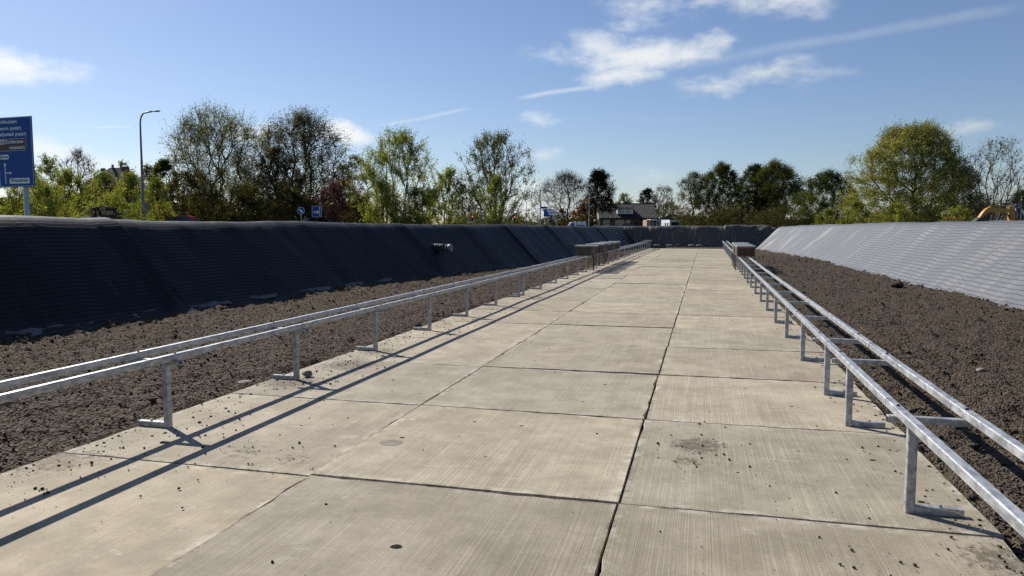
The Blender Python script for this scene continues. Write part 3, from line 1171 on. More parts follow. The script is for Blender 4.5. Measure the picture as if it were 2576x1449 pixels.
def rail_stand(side, legs, y0, y1, label, xoff, z_near, z_far, detail):
    """side -1: soil lies to the left of the leg; +1: to the right"""
    root = empty('rail_stand', (xoff(y0), y0, 0))
    tag(root, label, 'rail stand', 'steel rail stands on the left of the slabs' if side < 0 else 'steel rail stands on the right of the slabs')
    inv = Vector((xoff(y0), y0, 0))

    def zr(y):
        return z_near + (z_far - z_near) * (y - y0) / max(y1 - y0, .1)
    ch = .004 if detail else 0.0
    for yl in legs:
        x = xoff(yl)
        zt = .52 + zr(yl)
        MB().box(Vector((x, yl, zt / 2)) - inv, (TS, TS, zt), None, ch).build('leg', MATS['galvanised_steel'], root)
        MB().box(Vector((x + side * (TS / 2 + .125), yl, .0225)) - inv, (.25, TS, .045), None, ch).build('foot', MATS['galvanised_steel'], root)
        xa, xb = x - side * .135, x + side * .33
        cb = MB().box(Vector(((xa + xb) / 2, yl, zt + .02)) - inv, (abs(xb - xa), .045, .04), None, ch).build('crossbar', MATS['galvanised_steel'], root)
        MB().box(Vector((xa - side * .001, yl, zt + .02)) - inv, (.004, .035, .030)).build('tube_end', MATS['dark_steel'], cb)
        if detail:
            for dx in (-.075, .275):
                MB().tube([Vector((x + side * dx, yl + .015, zt + .089)) - inv, Vector((x + side * dx, yl + .015, zt + .100)) - inv], .010, 6).build('bolt', MATS['dark_steel'], root)
            MB().tube([Vector((x + side * .16, yl, .045)) - inv, Vector((x + side * .16, yl, .060)) - inv], .009, 6).build('bolt', MATS['galvanised_steel'], root)
    # rails in lengths of about four metres
    cuts = [y0]
    while cuts[-1] + 4.4 < y1 - .8:
        cuts.append(cuts[-1] + 4.35)
    cuts.append(y1)
    for dx in (-.075, .275):
        for ya, yb in zip(cuts[:-1], cuts[1:]):
            ya2, yb2 = ya + .002, yb - .002
            pa = Vector((xoff(ya2) + side * dx, ya2, .585 + zr(ya2)))
            pb = Vector((xoff(yb2) + side * dx, yb2, .585 + zr(yb2)))
            d = pb - pa
            mid = (pa + pb) / 2 - inv
            rot = Euler((math.atan2(d.z, d.y), 0, -math.atan2(d.x, d.y)))
            MB().box(mid, (TS, d.length, TS), rot, .005).build('rail', MATS['galvanised_steel'], root)
    return root


def xl(y):
    return -4.175 + .0012 * max(0, y - 5)


def xr(y):
    return 1.185 + .0118 * max(0, y - 4.5)


LEFT = [([1.05, 3.05, 5.05, 7.03, 9.02, 11.05, 13.0, 15.0, 17.05], .4, 17.22), ([17.5, 19.5, 21.7, 23.7, 25.75, 27.75, 29.6], 17.26, 30.0),
        ([30.6, 32.6, 34.7, 36.6, 38.8, 39.7], 30.04, 41.0), ([42.2, 44.3, 45.8, 47.7, 49.7, 51.8], 41.04, 52.6), ([53.4, 55.4, 57.4, 59.4, 61.2, 63.2], 52.64, 64.6)]
RIGHT = [([2.6, 4.54, 6.47], .4, 7.05), ([7.66, 9.6, 11.55, 13.45, 15.4, 17.3, 19.35], 7.09, 19.9), ([21.4, 23.35, 25.3, 27.2, 29.2, 31.2], 19.94, 32.0),
         ([33.0, 35.0, 37.0, 39.0, 41.0, 43.0], 32.04, 43.8), ([44.8, 46.8, 48.8, 50.8, 52.8, 54.8], 43.84, 55.4), ([56.2, 58.2, 60.2, 62.2, 64.0], 55.44, 64.6)]
LZ = [0, 0.0, .012, -.008, .01, .06]
RZ = [0, -.005, -.015, .012, .0, .02, .055]
for i, (lg, a, b_) in enumerate(LEFT):
    rail_stand(-1, lg, a, b_, 'steel rail stand left of the slabs, %s section from the near end' % NUMW[i], xl, LZ[i], LZ[i + 1], a < 40)
for i, (lg, a, b_) in enumerate(RIGHT):
    rail_stand(1, lg, a, b_, 'steel rail stand right of the slabs, %s section from the near end' % NUMW[i], xr, RZ[i], RZ[i + 1], a < 40)


# ------------------------------------------------------------------ wooden hive boxes standing on the rails
def hive(loc, rz, w, d, h, mats, label, group, lid_h=.055, over=.018, seed=0, front=-1):
    r = random.Random(seed)
    root = empty('beehive', loc, rz)
    tag(root, label, 'beehive', group)
    body, lid, trim = mats
    hb = h - lid_h
    split = hb * r.uniform(.70, .82)
    MB().box((0, 0, .03), (w + .015, d + .015, .05), None, .004).build('floor_board', MATS[trim], root)
    MB().box((0, 0, .055 + (split - .055) / 2), (w, d, split - .055), None, .005).build('brood_box', MATS[body], root)
    MB().box((0, 0, split + .004 + (hb - split - .004) / 2), (w + .012, d + .012, hb - split - .004), None, .005).build('upper_box', MATS[trim], root)
    MB().box((0, 0, hb + lid_h / 2), (w + 2 * over, d + 2 * over, lid_h), None, .006).build('lid', MATS[lid], root)
    for s in (-1, 1):
        MB().box((s * (w / 2 + .008), 0, .12 + .4 * (split - .1)), (.016, d * .45, .025)).build('hand_hold', MATS[trim], root)
    return root


def strap(x, y, z, drop, label, seed):
    """a flat black strap hanging from a hive"""
    r = random.Random(seed)
    pts = [(0, 0, 0)]
    n = 7
    sway = r.uniform(-.05, .05)
    for k in range(1, n):
        q = k / (n - 1)
        pts.append((r.uniform(-.02, .02) + .03 * q, sway * math.sin(q * 3.1) + r.uniform(-.02, .02), -drop * q))
    mb = MB()
    mb.tube(pts, [.011] * n, 5)
    o = mb.build('strap', MATS['strap'], None, (x, y, z))
    tag(o, label, 'strap', 'straps hanging from the hives')
    return o


HL = []
yy_ = 27.95
for i in range(13):
    w = .56 + R.uniform(-.01, .02)
    h = .37 + R.uniform(-.02, .03)
    body = ['wood_hive', 'wood_grey', 'wood_hive', 'wood_dark'][i % 4] if i else 'wood_hive'
    trim = ['wood_hive', 'paint_rust', 'wood_grey', 'wood_hive', 'wood_dark'][i % 5] if i else 'wood_hive'
    zt = .610 + (.012 if yy_ > 30 else .006)
    hive((xl(yy_) - .115, yy_, zt + .003), R.uniform(-.02, .02), w, .46, h, (body, 'lid_sheet', trim),
         'wooden beehive with pale flat lid, %s from the near end of the left row' % NUMW[i], 'beehives on the left rails', seed=i)
    HL.append(yy_)
    yy_ += .80
    if i in (2, 6):
        yy_ += .12
yy_ = 28.25
HR = []
for i in range(7):
    w = .60 + R.uniform(-.01, .02)
    h = .385 + R.uniform(-.02, .03)
    body = ['wood_dark', 'wood_grey', 'wood_grey', 'wood_dark'][i % 4]
    trim = ['paint_rust', 'wood_grey', 'wood_dark'][i % 3]
    hive((xr(yy_) + .155, yy_, .625), R.uniform(-.03, .03), w, .46, h, (body, 'lid_sheet', trim),
         'dark wooden beehive with pale flat lid, %s from the near end of the right row' % NUMW[i], 'beehives on the right rails', seed=40 + i)
    HR.append(yy_)
    yy_ += .92
for k in range(13):
    y = [28.1, 28.2, 28.3, 28.55, 29.0, 29.2, 30.0, 30.9, 31.3, 31.5, 31.8, 32.2, 32.9][k]
    strap(xl(y) + .165 + R.uniform(0, .02), y, .66, R.uniform(.45, .66) if k not in (4, 5) else .36, '%s black strap from the near end dangling below the left beehives' % NUMW[k], 300 + k)
for k in range(7):
    y = [28.3, 28.5, 28.9, 29.6, 30.3, 31.1, 32.0][k]
    strap(xr(y) - .205 - R.uniform(0, .03), y, .66, R.uniform(.5, .655), '%s black strap from the near end dangling below the right beehives' % NUMW[k], 340 + k)
# spare boards lying across the far end of the left rails
for k in range(3):
    o = MB().box((0, 0, .02), (.62, .55, .035), None, .004).build('board', MATS['lid_sheet'] if k == 2 else MATS['wood_dark'], None, (xl(62) - .1, 60.5 + .75 * k, .672 + .0), (0, 0, R.uniform(-.05, .05)))
    tag(o, 'flat board lying across the far end of the left rails, %s of three' % NUMW[k], 'board', 'boards on the far end of the left rails')

# pale timber along the far end of the slabs
o = MB().box((0, 0, .05), (5.2, .12, .10), None, .008).build('timber_beam', MATS['wood_pale'], None, (-.2, 64.6, .005), (0, 0, .01))
tag(o, 'long pale timber beam lying across the far end of the slabs', 'beam')


# sandbags at the foot of the far bank
def lump(name, loc, s, mat, seed, label, cat, group=None):
    r = random.Random(seed)
    bm = bmesh.new()
    bmesh.ops.create_icosphere(bm, subdivisions=2, radius=1.0)
    ph = [r.uniform(0, 6) for _ in range(6)]
    for q in bm.verts:
        p = q.co
        k = 1 + .12 * math.sin(4 * p.x + ph[0]) * math.cos(3 * p.y + ph[1]) + .1 * math.sin(6 * p.z + ph[2])
        q.co = Vector((p.x * s[0] * k, p.y * s[1] * k, max(p.z, -.55) * s[2] * k))
    me = bpy.data.meshes.new(name)
    bm.to_mesh(me)
    bm.free()
    for pl in me.polygons:
        pl.use_smooth = True
    return tag(link(name, me, MATS[mat], None, loc, (0, 0, r.uniform(-.3, .3))), label, cat, group)


for k in range(6):
    x = -4.3 + k * .85 + R.uniform(-.2, .2)
    lump('sandbag', (x, 65.62 + R.uniform(-.06, .06), .22), (.30, .16, .10), 'stone' if k % 3 else 'log_bark', 60 + k,
         'dusty sandbag weighting the film at the far bank, %s from the left' % NUMW[k], 'sandbag', 'sandbags at the foot of the far bank')

# ------------------------------------------------------------------ pipe and ladder on the left bank
yp = 25.6
px0 = float(toeL(yp)) - .78
pz = .93
pr = empty('drain_pipe', (px0, yp, pz), 0)
pr.scale = (.85, .85, .85)
tag(pr, 'grey plastic drain pipe sticking out of the shaded left bank', 'pipe')
MB().tube([(-.5, 0, 0), (.50, 0, 0)], .150, 18).build('pipe_barrel', MATS['rubber'], pr, smooth=True)
MB().tube([(.46, 0, 0), (.50, 0, 0), (.505, 0, 0), (.60, 0, 0), (.61, 0, 0)], [.160, .168, .172, .172, .162], 20).build('pipe_collar', MATS['pvc_grey'], pr, smooth=True)
MB().tube([(.612, 0, 0), (.618, 0, 0)], [.148, .148], 20).build('end_cap', MATS['pvc_grey'], pr)
mb = MB()
mb.tube([(.36, 0, 0), (.40, 0, 0)], [.160, .160], 16)
mb.build('clamp', MATS['galvanised_steel'], pr)
wv = []
wf = []
for i in range(9):
    for k in range(13):
        a = -1.2 + 2.4 * k / 12 + math.pi / 2
        rr_ = .165 + .02 * R.random() + .03 * (1 - i / 8)
        wv.append((-.45 + .7 * i / 8 + .03 * R.random(), rr_ * math.cos(a), rr_ * math.sin(a)))
for i in range(8):
    for k in range(12):
        wf.append((i * 13 + k, i * 13 + k + 1, (i + 1) * 13 + k + 1, (i + 1) * 13 + k))
MB().add(wv, wf).build('plastic_wrap', MATS['bag_plastic'], pr)

yl_ = 60.5
xt = float(toeL(yl_))
lad = empty('ladder', (xt, yl_, 0))
tag(lad, 'thin dark ladder with sunlit rung ends painted white lying on the far left slope', 'ladder')
for dy in (-.16, .16):
    MB().tube([(-.22, dy, .36), (-1.80, dy, 1.94)], .022, 6).build('side_rail', MATS['dark_steel'], lad)
for k in range(8):
    q = k / 7
    c = Vector((-.30 - 1.40 * q, 0, .44 + 1.40 * q))
    rg = MB().tube([c + Vector((0, -.20, .02)), c + Vector((0, .20, .02))], .022, 6).build('rung', MATS['dark_steel'], lad)
    MB().tube([c + Vector((0, -.27, .03)), c + Vector((0, -.19, .03))], .040, 8).build('sunlit_rung_end', MATS['sign_white'], rg)  # white tips put the sunlight on the rung ends into colour

# ------------------------------------------------------------------ trees and shrubs
def tree(name, label, cat, x, ytop, xl_, xr_, d, style, base_y=None, seed=0, crown0=None, group=None, gz=GZ, lean=0.0):
    """x: trunk column, ytop: top, xl_/xr_: crown limits, all seen at distance d"""
    st = STYLES[style]
    rng = np.random.default_rng(1000 + seed)
    b0 = at(x, 577, d)
    base = Vector((b0.x, b0.y, gz))
    H = (at(x, ytop, d).z - gz) * st.get('hk', .965)
    wl = (x - xl_) * d / FPX
    wr = (xr_ - x) * d / FPX
    hw = (wl + wr) / 2 * st.get('wide', 1.18)
    off = (wr - wl) / 2
    right = np.array(_rt[:])
    fwd = np.array([-math.sin(YAW), math.cos(YAW), 0.0])
    c0 = st['c0'] if crown0 is None else crown0
    # crown: sample tips in a profile of revolution, denser towards the outside
    M = int(st['tips'] * max(.45, min(1.7, (hw * H / 40.0) ** .5)))
    pts = []
    lob = [(rng.random() * 6.283, rng.random(), .75 + .5 * rng.random()) for _ in range(9)]
    while len(pts) < M:
        k = M * 3
        t_ = c0 + (1 - c0) * rng.random(k) ** st.get('hpow', .85)
        tt = (t_ - c0) / (1 - c0)
        prof = np.interp(tt, st['prof'][0], st['prof'][1])
        ang = rng.random(k) * 6.283
        rad = rng.random(k) ** st.get('rpow', .45)
        wob = np.ones(k)
        for (la, lh, lk) in lob:
            dd = (1 - np.cos(ang - la)) * 1.2 + ((tt - lh) / .28) ** 2
            wob = wob + (lk - 1.0) * np.exp(-dd) * 1.0
        rr = prof * rad * wob
        rr = np.minimum(rr, prof * 1.12)
        px_ = rr * np.cos(ang) * hw + off * np.clip(tt * 2.5, 0, 1) * st.get('offk', 1.0)
        py_ = rr * np.sin(ang) * hw * st.get('depth', .85)
        pz_ = t_ * H * (1 - .06 * rr * (rng.random(k)))
        P = np.stack([px_, py_, pz_], -1)
        gap = fbm(px_ / (hw * .38) + seed * 3.1, pz_ / (hw * .38) + py_ / (hw * .5), 200 + seed, 2)
        keep = gap > st.get('gap', -.22)
        pts += list(P[keep])
    pts = np.array(pts[:M])
    # balanced spanning tree from the trunk to the tips
    nstem = st.get('stems', 1)
    node = [np.zeros(3)]
    par = [-1]
    plen = [0.0]
    th = st['trunk'] * H
    for sidx in range(nstem):
        prev = 0
        if nstem > 1:
            a = 6.283 * sidx / nstem + rng.random()
            tgt = np.array([math.cos(a) * hw * st.get('splay', .25), math.sin(a) * hw * st.get('splay', .25), th])
        else:
            tgt = np.array([lean * H, 0, th])
        for k in range(1, 6):
            q = k / 5
            p = tgt * q + rng.normal(size=3) * .02 * th
            node.append(p)
            par.append(prev)
            plen.append(plen[prev] + np.linalg.norm(p - node[prev]))
            prev = len(node) - 1
    order = np.argsort(np.linalg.norm(pts - np.array([0, 0, th * .8]), axis=1))
    N = len(node) + M * 3
    arr = np.zeros((N, 3))
    pl = np.full(N, 1e9)
    arr[:len(node)] = node
    pl[:len(node)] = plen
    pa = np.full(N, -1)
    pa[:len(node)] = par
    n = len(node)
    bf = st.get('bf', .55)
    first = 1 if nstem > 1 else 3
    for i in order:
        p = pts[i]
        dd = np.linalg.norm(arr[first:n] - p, axis=1)
        cost = dd + bf * pl[first:n] + 1.2 * np.maximum(0, arr[first:n, 2] - p[2] - st.get('droop', 0.0) * dd)
        j = int(np.argmin(cost)) + first
        a = arr[j]
        L = dd[j - first]
        ns = 1 if L < .7 else 2 if L < 2.2 else 3
        prev = j
        for k in range(1, ns + 1):
            q = k / ns
            # branches leave upwards and bend over
            b_ = a + (p - a) * q
            if k < ns:
                b_ = b_ + np.array([0, 0, st.get('arch', .10) * L * math.sin(q * 3.14)]) + rng.normal(size=3) * .05 * L
            arr[n] = b_
            pa[n] = prev
            pl[n] = pl[prev] + np.linalg.norm(b_ - arr[prev])
            prev = n
            n += 1
    arr, pa = arr[:n], pa[:n]
    for _ in range(2):                              # smooth the chains
        ch_sum = np.zeros_like(arr)
        ch_n = np.zeros(n)
        np.add.at(ch_sum, pa[1:], arr[1:])
        np.add.at(ch_n, pa[1:], 1)
        inner = (ch_n > 0) & (np.arange(n) > 0)
        arr[inner] = .5 * arr[inner] + .25 * arr[pa[inner]] + .25 * ch_sum[inner] / ch_n[inner][:, None]
    cnt = np.zeros(n)
    haschild = np.zeros(n, bool)
    haschild[pa[1:]] = True
    cnt[~haschild] = 1
    for i in range(n - 1, 0, -1):
        cnt[pa[i]] += cnt[i]
    rt = st.get('rtip', .010) * (d / 70.0) ** .5
    rad = rt * np.maximum(cnt, 1) ** st.get('rexp', .46)
    # twigs
    tips = np.where(~haschild | (rng.random(n) < .35))[0]
    tips = tips[tips > 6]
    nt = st.get('twigs', 4)
    ti = np.repeat(tips, nt)
    tw0 = arr[ti]
    dirs = arr[ti] - arr[pa[ti]]
    dirs /= np.linalg.norm(dirs, axis=1)[:, None] + 1e-6
    dirs = dirs + rng.normal(size=dirs.shape) * .65 + np.array([0, 0, st.get('twup', .15)])
    dirs /= np.linalg.norm(dirs, axis=1)[:, None] + 1e-6
    tl = st.get('twl', .9) * (.5 + rng.random(len(ti))) * max(.55, min(1.7, hw / 3.6))
    tw1 = tw0 + dirs * tl[:, None]
    def tubes(A, B, RA, RB, ns):
        D = B - A
        D = D / (np.linalg.norm(D, axis=1)[:, None] + 1e-6)
        ref = np.where(np.abs(D[:, 2:3]) < .9, np.array([[0, 0, 1.0]]), np.array([[1.0, 0, 0]]))
        U = np.cross(D, ref)
        U /= np.linalg.norm(U, axis=1)[:, None]
        Wv = np.cross(D, U)
        ra, rb2 = [], []
        for k in range(ns):
            o_ = U * math.cos(6.283 * k / ns) + Wv * math.sin(6.283 * k / ns)
            ra.append(A + o_ * RA[:, None])
            rb2.append(B + o_ * RB[:, None])
        V = np.concatenate([np.stack(ra, 1), np.stack(rb2, 1)], 1)
        fk = np.array([[k, (k + 1) % ns, ns + (k + 1) % ns, ns + k] for k in range(ns)])
        return V.reshape(-1, 3), ((np.arange(len(A)) * 2 * ns)[:, None, None] + fk[None]).reshape(-1, 4)
    V, F = tubes(arr[pa[1:]], arr[1:], np.minimum(rad[pa[1:]], rad[1:] * 1.7), rad[1:], 5)
    V2, F2 = tubes(tw0, tw1, np.full(len(ti), rt * .8), np.full(len(ti), rt * .35), 3)
    F = np.r_[F, F2 + len(V)]
    V = np.r_[V, V2]

    def to_world(Q):
        return Q[:, 0:1] * right + Q[:, 1:2] * fwd + np.stack([np.zeros(len(Q)), np.zeros(len(Q)), Q[:, 2]], -1)
    root = empty(name, base)
    tag(root, label, cat, group)
    link('trunk', mesh_np('trunk', to_world(V), F, True), MATS[st.get('bark', 'bark')], root)
    # leaves along twigs
    lsz = st.get('lsize', .06) * (d / 70.0) ** .75
    leaf_area = st.get('elong', 1.5) * 1.62 * lsz * lsz * 1.05
    nl = int(min(120000, max(600, st['lai'] * 2 * hw * H * (1 - c0) * .78 / leaf_area)))
    if nl > 0:
        csc = max(.6, min(2.0, hw / 3.4))
        k = rng.integers(0, len(ti), nl)
        q = rng.random(nl)[:, None]
        C = tw0[k] + (tw1[k] - tw0[k]) * (q * 1.15) + rng.normal(size=(nl, 3)) * st.get('lspread', .16) * csc
        sz = lsz * (.55 + .9 * rng.random(nl))
        nrm = rng.normal(size=(nl, 3)) + np.array([0, 0, .5])
        nrm /= np.linalg.norm(nrm, axis=1)[:, None]
        tv = np.cross(nrm, rng.normal(size=(nl, 3)))
        tv /= np.linalg.norm(tv, axis=1)[:, None] + 1e-9
        bv_ = np.cross(nrm, tv)
        el_ = st.get('elong', 1.5)
        q0 = C - tv * (sz * el_)[:, None] - bv_ * (sz * .62)[:, None]
        q1 = C + bv_ * (sz * 1.0)[:, None]
        q2 = C + tv * (sz * el_)[:, None] - bv_ * (sz * .62)[:, None]
        LV = np.stack([q0, q1, q2], 1).reshape(-1, 3)
        LF = np.arange(nl * 3).reshape(-1, 3)
        pal = np.array(st['cols'])
        # clump-wise hue
        h_ = fbm(C[:, 0] / (hw * .45), C[:, 2] / (hw * .45) + C[:, 1] / hw, 300 + seed, 2) + .25 * (rng.random(nl) - .5) + .5
        h_ = np.clip(h_, 0, .999) * (len(pal) - 1)
        i0 = h_.astype(int)
        fr = (h_ - i0)[:, None]
        cc = pal[i0] * (1 - fr) + pal[np.minimum(i0 + 1, len(pal) - 1)] * fr
        cc = cc * (.75 + .5 * rng.random((nl, 1)))
        link('crown', mesh_np('crown', to_world(LV), LF, False, cols=np.repeat(cc, 3, 0)), MATS[st.get('lm', 'leaf')], root)
    return root


ROUND = ([0, .12, .35, .6, .85, 1.0], [.45, .8, 1.0, .95, .62, .12])
OVAL = ([0, .2, .5, .75, .92, 1.0], [.35, .75, 1.0, .88, .5, .08])
FAN = ([0, .12, .35, .60, .82, 1.0], [.35, .80, 1.0, .95, .72, .34])
BUSH = ([0, .15, .5, .8, 1.0], [.85, 1.0, .92, .62, .15])
CONE = ([0, .1, .4, .7, .9, 1.0], [.9, 1.0, .72, .45, .25, .06])
OLIVE = [(.092, .092, .034), (.140, .145, .046), (.195, .195, .058), (.150, .128, .054)]
YGREEN = [(.125, .150, .034), (.200, .226, .048), (.275, .295, .064), (.215, .222, .056)]
DGREEN = [(.026, .036, .011), (.050, .064, .016), (.098, .114, .024), (.074, .066, .026)]
GREY = [(.145, .155, .046), (.220, .225, .062), (.290, .285, .080), (.205, .195, .062)]
STYLES = dict(
    sparse=dict(prof=OVAL, c0=.18, tips=420, trunk=.20, stems=7, splay=.12, lai=2.1, lsize=0.042, cols=OLIVE, bf=.55, twigs=6, twl=0.85, rtip=.0165, gap=-0.42, twup=.35, rpow=0.62, rexp=.48, lspread=0.12),
    dark=dict(prof=ROUND, c0=.14, tips=460, trunk=.34, stems=3, splay=.16, lai=2.1, lsize=0.042, cols=[(.040, .036, .018), (.066, .062, .024), (.110, .102, .034), (.080, .060, .032)], bf=.42, twigs=6, twl=0.75, rtip=.0185, gap=-0.4, arch=.14, rexp=.48, lspread=0.12, rpow=0.58),
    willow=dict(prof=FAN, c0=.03, tips=340, trunk=.10, stems=9, splay=.10, lai=3.2, lsize=0.04, elong=1.9, cols=YGREEN, bf=.80, twigs=6, twl=0.85, rtip=.0115, gap=-0.42, twup=.7, lspread=0.11, hpow=1.0, rpow=0.75),
    willow_thin=dict(prof=FAN, c0=.08, tips=360, trunk=.14, stems=9, splay=.10, lai=1.6, lsize=0.044, elong=1.3, cols=[(.060, .074, .026), (.100, .115, .036), (.135, .145, .046)], bf=.80, twigs=6, twl=0.7, rtip=.0135, gap=-0.42, twup=.55, rexp=.48, lspread=0.1, rpow=0.68),
    bush=dict(hk=.90, prof=BUSH, c0=.03, tips=210, trunk=.10, stems=10, splay=.45, lai=3.0, lsize=0.036, elong=1.9, cols=YGREEN, bf=.75, twigs=6, twl=0.8, rtip=.0085, gap=-0.45, twup=.8, rpow=0.75, lspread=0.12, wide=1.22),
    bush_dark=dict(prof=BUSH, c0=.03, tips=210, trunk=.12, stems=8, splay=.40, lai=2.6, lsize=0.044, cols=[(.030, .030, .014), (.058, .056, .021), (.095, .088, .031)], bf=.6, twigs=6, twl=0.75, rtip=.011, gap=-.42, rpow=.6, lspread=0.15, wide=1.25),
    maple=dict(prof=ROUND, c0=.10, tips=400, trunk=.24, stems=4, splay=.2, lai=5.0, lsize=0.046, elong=1.15, cols=DGREEN, bf=.45, twigs=6, twl=0.55, rtip=.0125, gap=-0.3, lspread=0.16, wide=1.16),
    maple_thin=dict(prof=ROUND, c0=.16, tips=360, trunk=.42, stems=1, lai=1.8, lsize=0.044, elong=1.15, cols=[(.052, .052, .022), (.095, .096, .032), (.120, .092, .046)], bf=.45, twigs=6, twl=0.6, rtip=.0130, gap=-.32),
    elm=dict(prof=([0, .1, .3, .55, .8, 1.0], [.78, .96, 1.0, .95, .74, .30]), c0=.05, tips=720, trunk=.28, stems=1, lai=5.2, lsize=0.046, elong=1.6, cols=GREY, bf=.36, twigs=7, twl=0.5, rtip=.0135, gap=-0.27, lspread=0.11, twup=-.15, arch=.18, rexp=.48, wide=1.08, rpow=0.5),
    bare=dict(prof=ROUND, c0=.20, tips=520, trunk=.28, stems=4, splay=.12, lai=0.3, lsize=.052, cols=[(.13, .10, .06), (.17, .14, .08), (.14, .14, .06)], bf=.42, twigs=8, twl=.9, rtip=.0115, gap=-.5, bark='bark_pale', rexp=.48),
    bare_fan=dict(prof=FAN, c0=.12, tips=380, trunk=.10, stems=8, splay=.16, lai=0.35, lsize=.060, cols=[(.15, .11, .065), (.19, .15, .09), (.14, .13, .065)], bf=.65, twigs=5, twl=.8, rtip=.0125, gap=-.45, bark='bark_pale', rexp=.48, twup=.4),
    hazy=dict(prof=BUSH, c0=.08, tips=220, trunk=.2, stems=4, splay=.25, lai=1.7, lsize=0.05, cols=[(.095, .092, .048), (.135, .135, .066), (.150, .135, .080)], bf=.5, twigs=6, twl=0.7, rtip=.012, gap=-.38, bark='bark_pale', wide=1.35),
    conifer=dict(prof=([0, .12, .32, .55, .8, 1.0], [.80, 1.0, .92, .78, .52, .22]), c0=.36, tips=330, trunk=.85, stems=1, lai=4.5, lsize=0.046, elong=1.2, cols=[(.006, .009, .005), (.011, .015, .007), (.019, .024, .011)], bf=.25, twigs=6, twl=.6, rtip=.012, gap=-.20, lm='needle', lspread=0.15, arch=-.06, rpow=.6, droop=1.0, wide=1.25),
    red=dict(prof=BUSH, c0=.05, tips=180, trunk=.2, stems=5, splay=.3, lai=3.0, lsize=0.05, cols=[(.060, .014, .010), (.110, .024, .016), (.150, .042, .024)], bf=.55, twigs=6, twl=.8, rtip=.010, gap=-.38, wide=1.3),
    purple=dict(prof=ROUND, c0=.04, tips=230, trunk=.15, stems=6, splay=.3, lai=3.0, lsize=0.042, cols=[(.034, .017, .022), (.080, .034, .050), (.155, .080, .105)], bf=.5, twigs=6, twl=.8, rtip=.012, gap=-.34, wide=1.25),
    hedge=dict(prof=BUSH, c0=.02, tips=160, trunk=.10, stems=8, splay=.5, lai=2.6, lsize=0.05, elong=1.1, cols=[(.055, .070, .018), (.100, .120, .026), (.150, .165, .036)], bf=.6, twigs=6, twl=0.45, rtip=.008, gap=-.5, rpow=.6, wide=1.2),
)
T = tree
# --- left of the view, beyond the road
T('willow_shrub', 'yellow-green willow shrub right behind the blue direction sign', 'shrub', 62, 402, -20, 130, 44, 'bush', seed=1)
T('willow_shrub', 'tall yellow-green shrub just right of the blue direction sign', 'shrub', 122, 388, 60, 190, 47, 'bush', seed=2)
T('willow_shrub', 'low bright green shrub left of the log pile', 'shrub', 118, 468, 40, 205, 38, 'bush', seed=3)
T('willow_shrub', 'green shrub between the bare tree and the dark-roofed house', 'shrub', 178, 425, 130, 225, 46, 'bush', seed=4)
T('willow_shrub', 'green shrub in front of the dark-roofed house', 'shrub', 268, 430, 212, 322, 50, 'bush', seed=5)
T('willow_shrub', 'low bright green shrub behind the log pile', 'shrub', 285, 490, 220, 352, 42, 'bush', seed=6)
T('willow_shrub', 'green shrub just left of the tall street lamp', 'shrub', 332, 428, 292, 372, 52, 'bush', seed=7)
T('willow_shrub', 'green shrub just right of the tall street lamp', 'shrub', 388, 440, 352, 432, 54, 'bush', seed=8)
T('bare_tree', 'bare grey tree above the shrubs left of the dark-roofed house', 'tree', 205, 377, 152, 258, 66, 'bare', seed=9)
T('round_tree', 'dense round green tree right of the tall street lamp', 'tree', 415, 404, 372, 462, 68, 'maple', seed=10)
T('hazy_tree', 'pale distant tree right of the dark-roofed house', 'tree', 318, 407, 288, 350, 120, 'hazy', seed=11)
T('hazy_tree', 'pale distant tree behind the tall street lamp', 'tree', 375, 412, 345, 410, 125, 'hazy', seed=12)
T('tall_tree', 'tall sparse olive tree with many stems right of the street lamp', 'tree', 545, 284, 425, 655, 72, 'sparse', seed=13)
T('tall_tree', 'tall dark tree with branching trunks behind the round blue sign', 'tree', 760, 290, 645, 892, 76, 'dark', seed=14)
T('dark_tree', 'dark leafy tree between the two tallest trees', 'tree', 700, 372, 640, 760, 72, 'dark', seed=15)
T('brown_shrub', 'brownish green shrub at the foot of the tall olive tree', 'shrub', 480, 430, 424, 548, 62, 'bush_dark', seed=16)
T('dark_shrub', 'dark shrub between the two tallest trees', 'shrub', 610, 470, 540, 690, 62, 'bush_dark', seed=17)
T('dark_shrub', 'dark shrub behind the round blue arrow sign', 'shrub', 725, 478, 665, 800, 66, 'bush_dark', seed=18)
T('plum_tree', 'purple-leaved plum tree right of the square blue sign', 'tree', 862, 458, 800, 912, 66, 'purple', seed=19)
T('brown_tree', 'thin brownish tree behind the purple plum tree', 'tree', 892, 390, 850, 935, 84, 'maple_thin', seed=20)
T('dark_shrub', 'dark shrub right of the purple plum tree', 'shrub', 905, 500, 872, 945, 62, 'bush_dark', seed=21)
T('willow_tree', 'large bright green pollard willow, the left one of three', 'tree', 1012, 343, 914, 1102, 58, 'willow', seed=22)
T('willow_shrub', 'bright green shrub at the left foot of the left large willow', 'shrub', 958, 455, 915, 1012, 56, 'bush', seed=61)
T('willow_shrub', 'bright green shrub at the right foot of the left large willow', 'shrub', 1060, 470, 1012, 1098, 57, 'bush', seed=62)
T('willow_tree', 'small bright green willow between the two large willows', 'tree', 1122, 428, 1088, 1170, 60, 'willow', seed=23)
T('willow_tree', 'large sparse-leaved willow left of the parallelogram sign', 'tree', 1250, 341, 1158, 1338, 60, 'willow_thin', seed=24)
T('willow_shrub', 'bright green shrub in front of the sparse-leaved willow', 'shrub', 1245, 442, 1204, 1288, 56, 'bush', seed=25)
T('avenue_tree', 'distant sparse tree left of the sparse-leaved willow', 'tree', 1168, 462, 1135, 1195, 150, 'bare', seed=26)
T('avenue_tree', 'distant sparse tree right behind the left willow', 'tree', 1080, 475, 1050, 1110, 140, 'bare', seed=27)
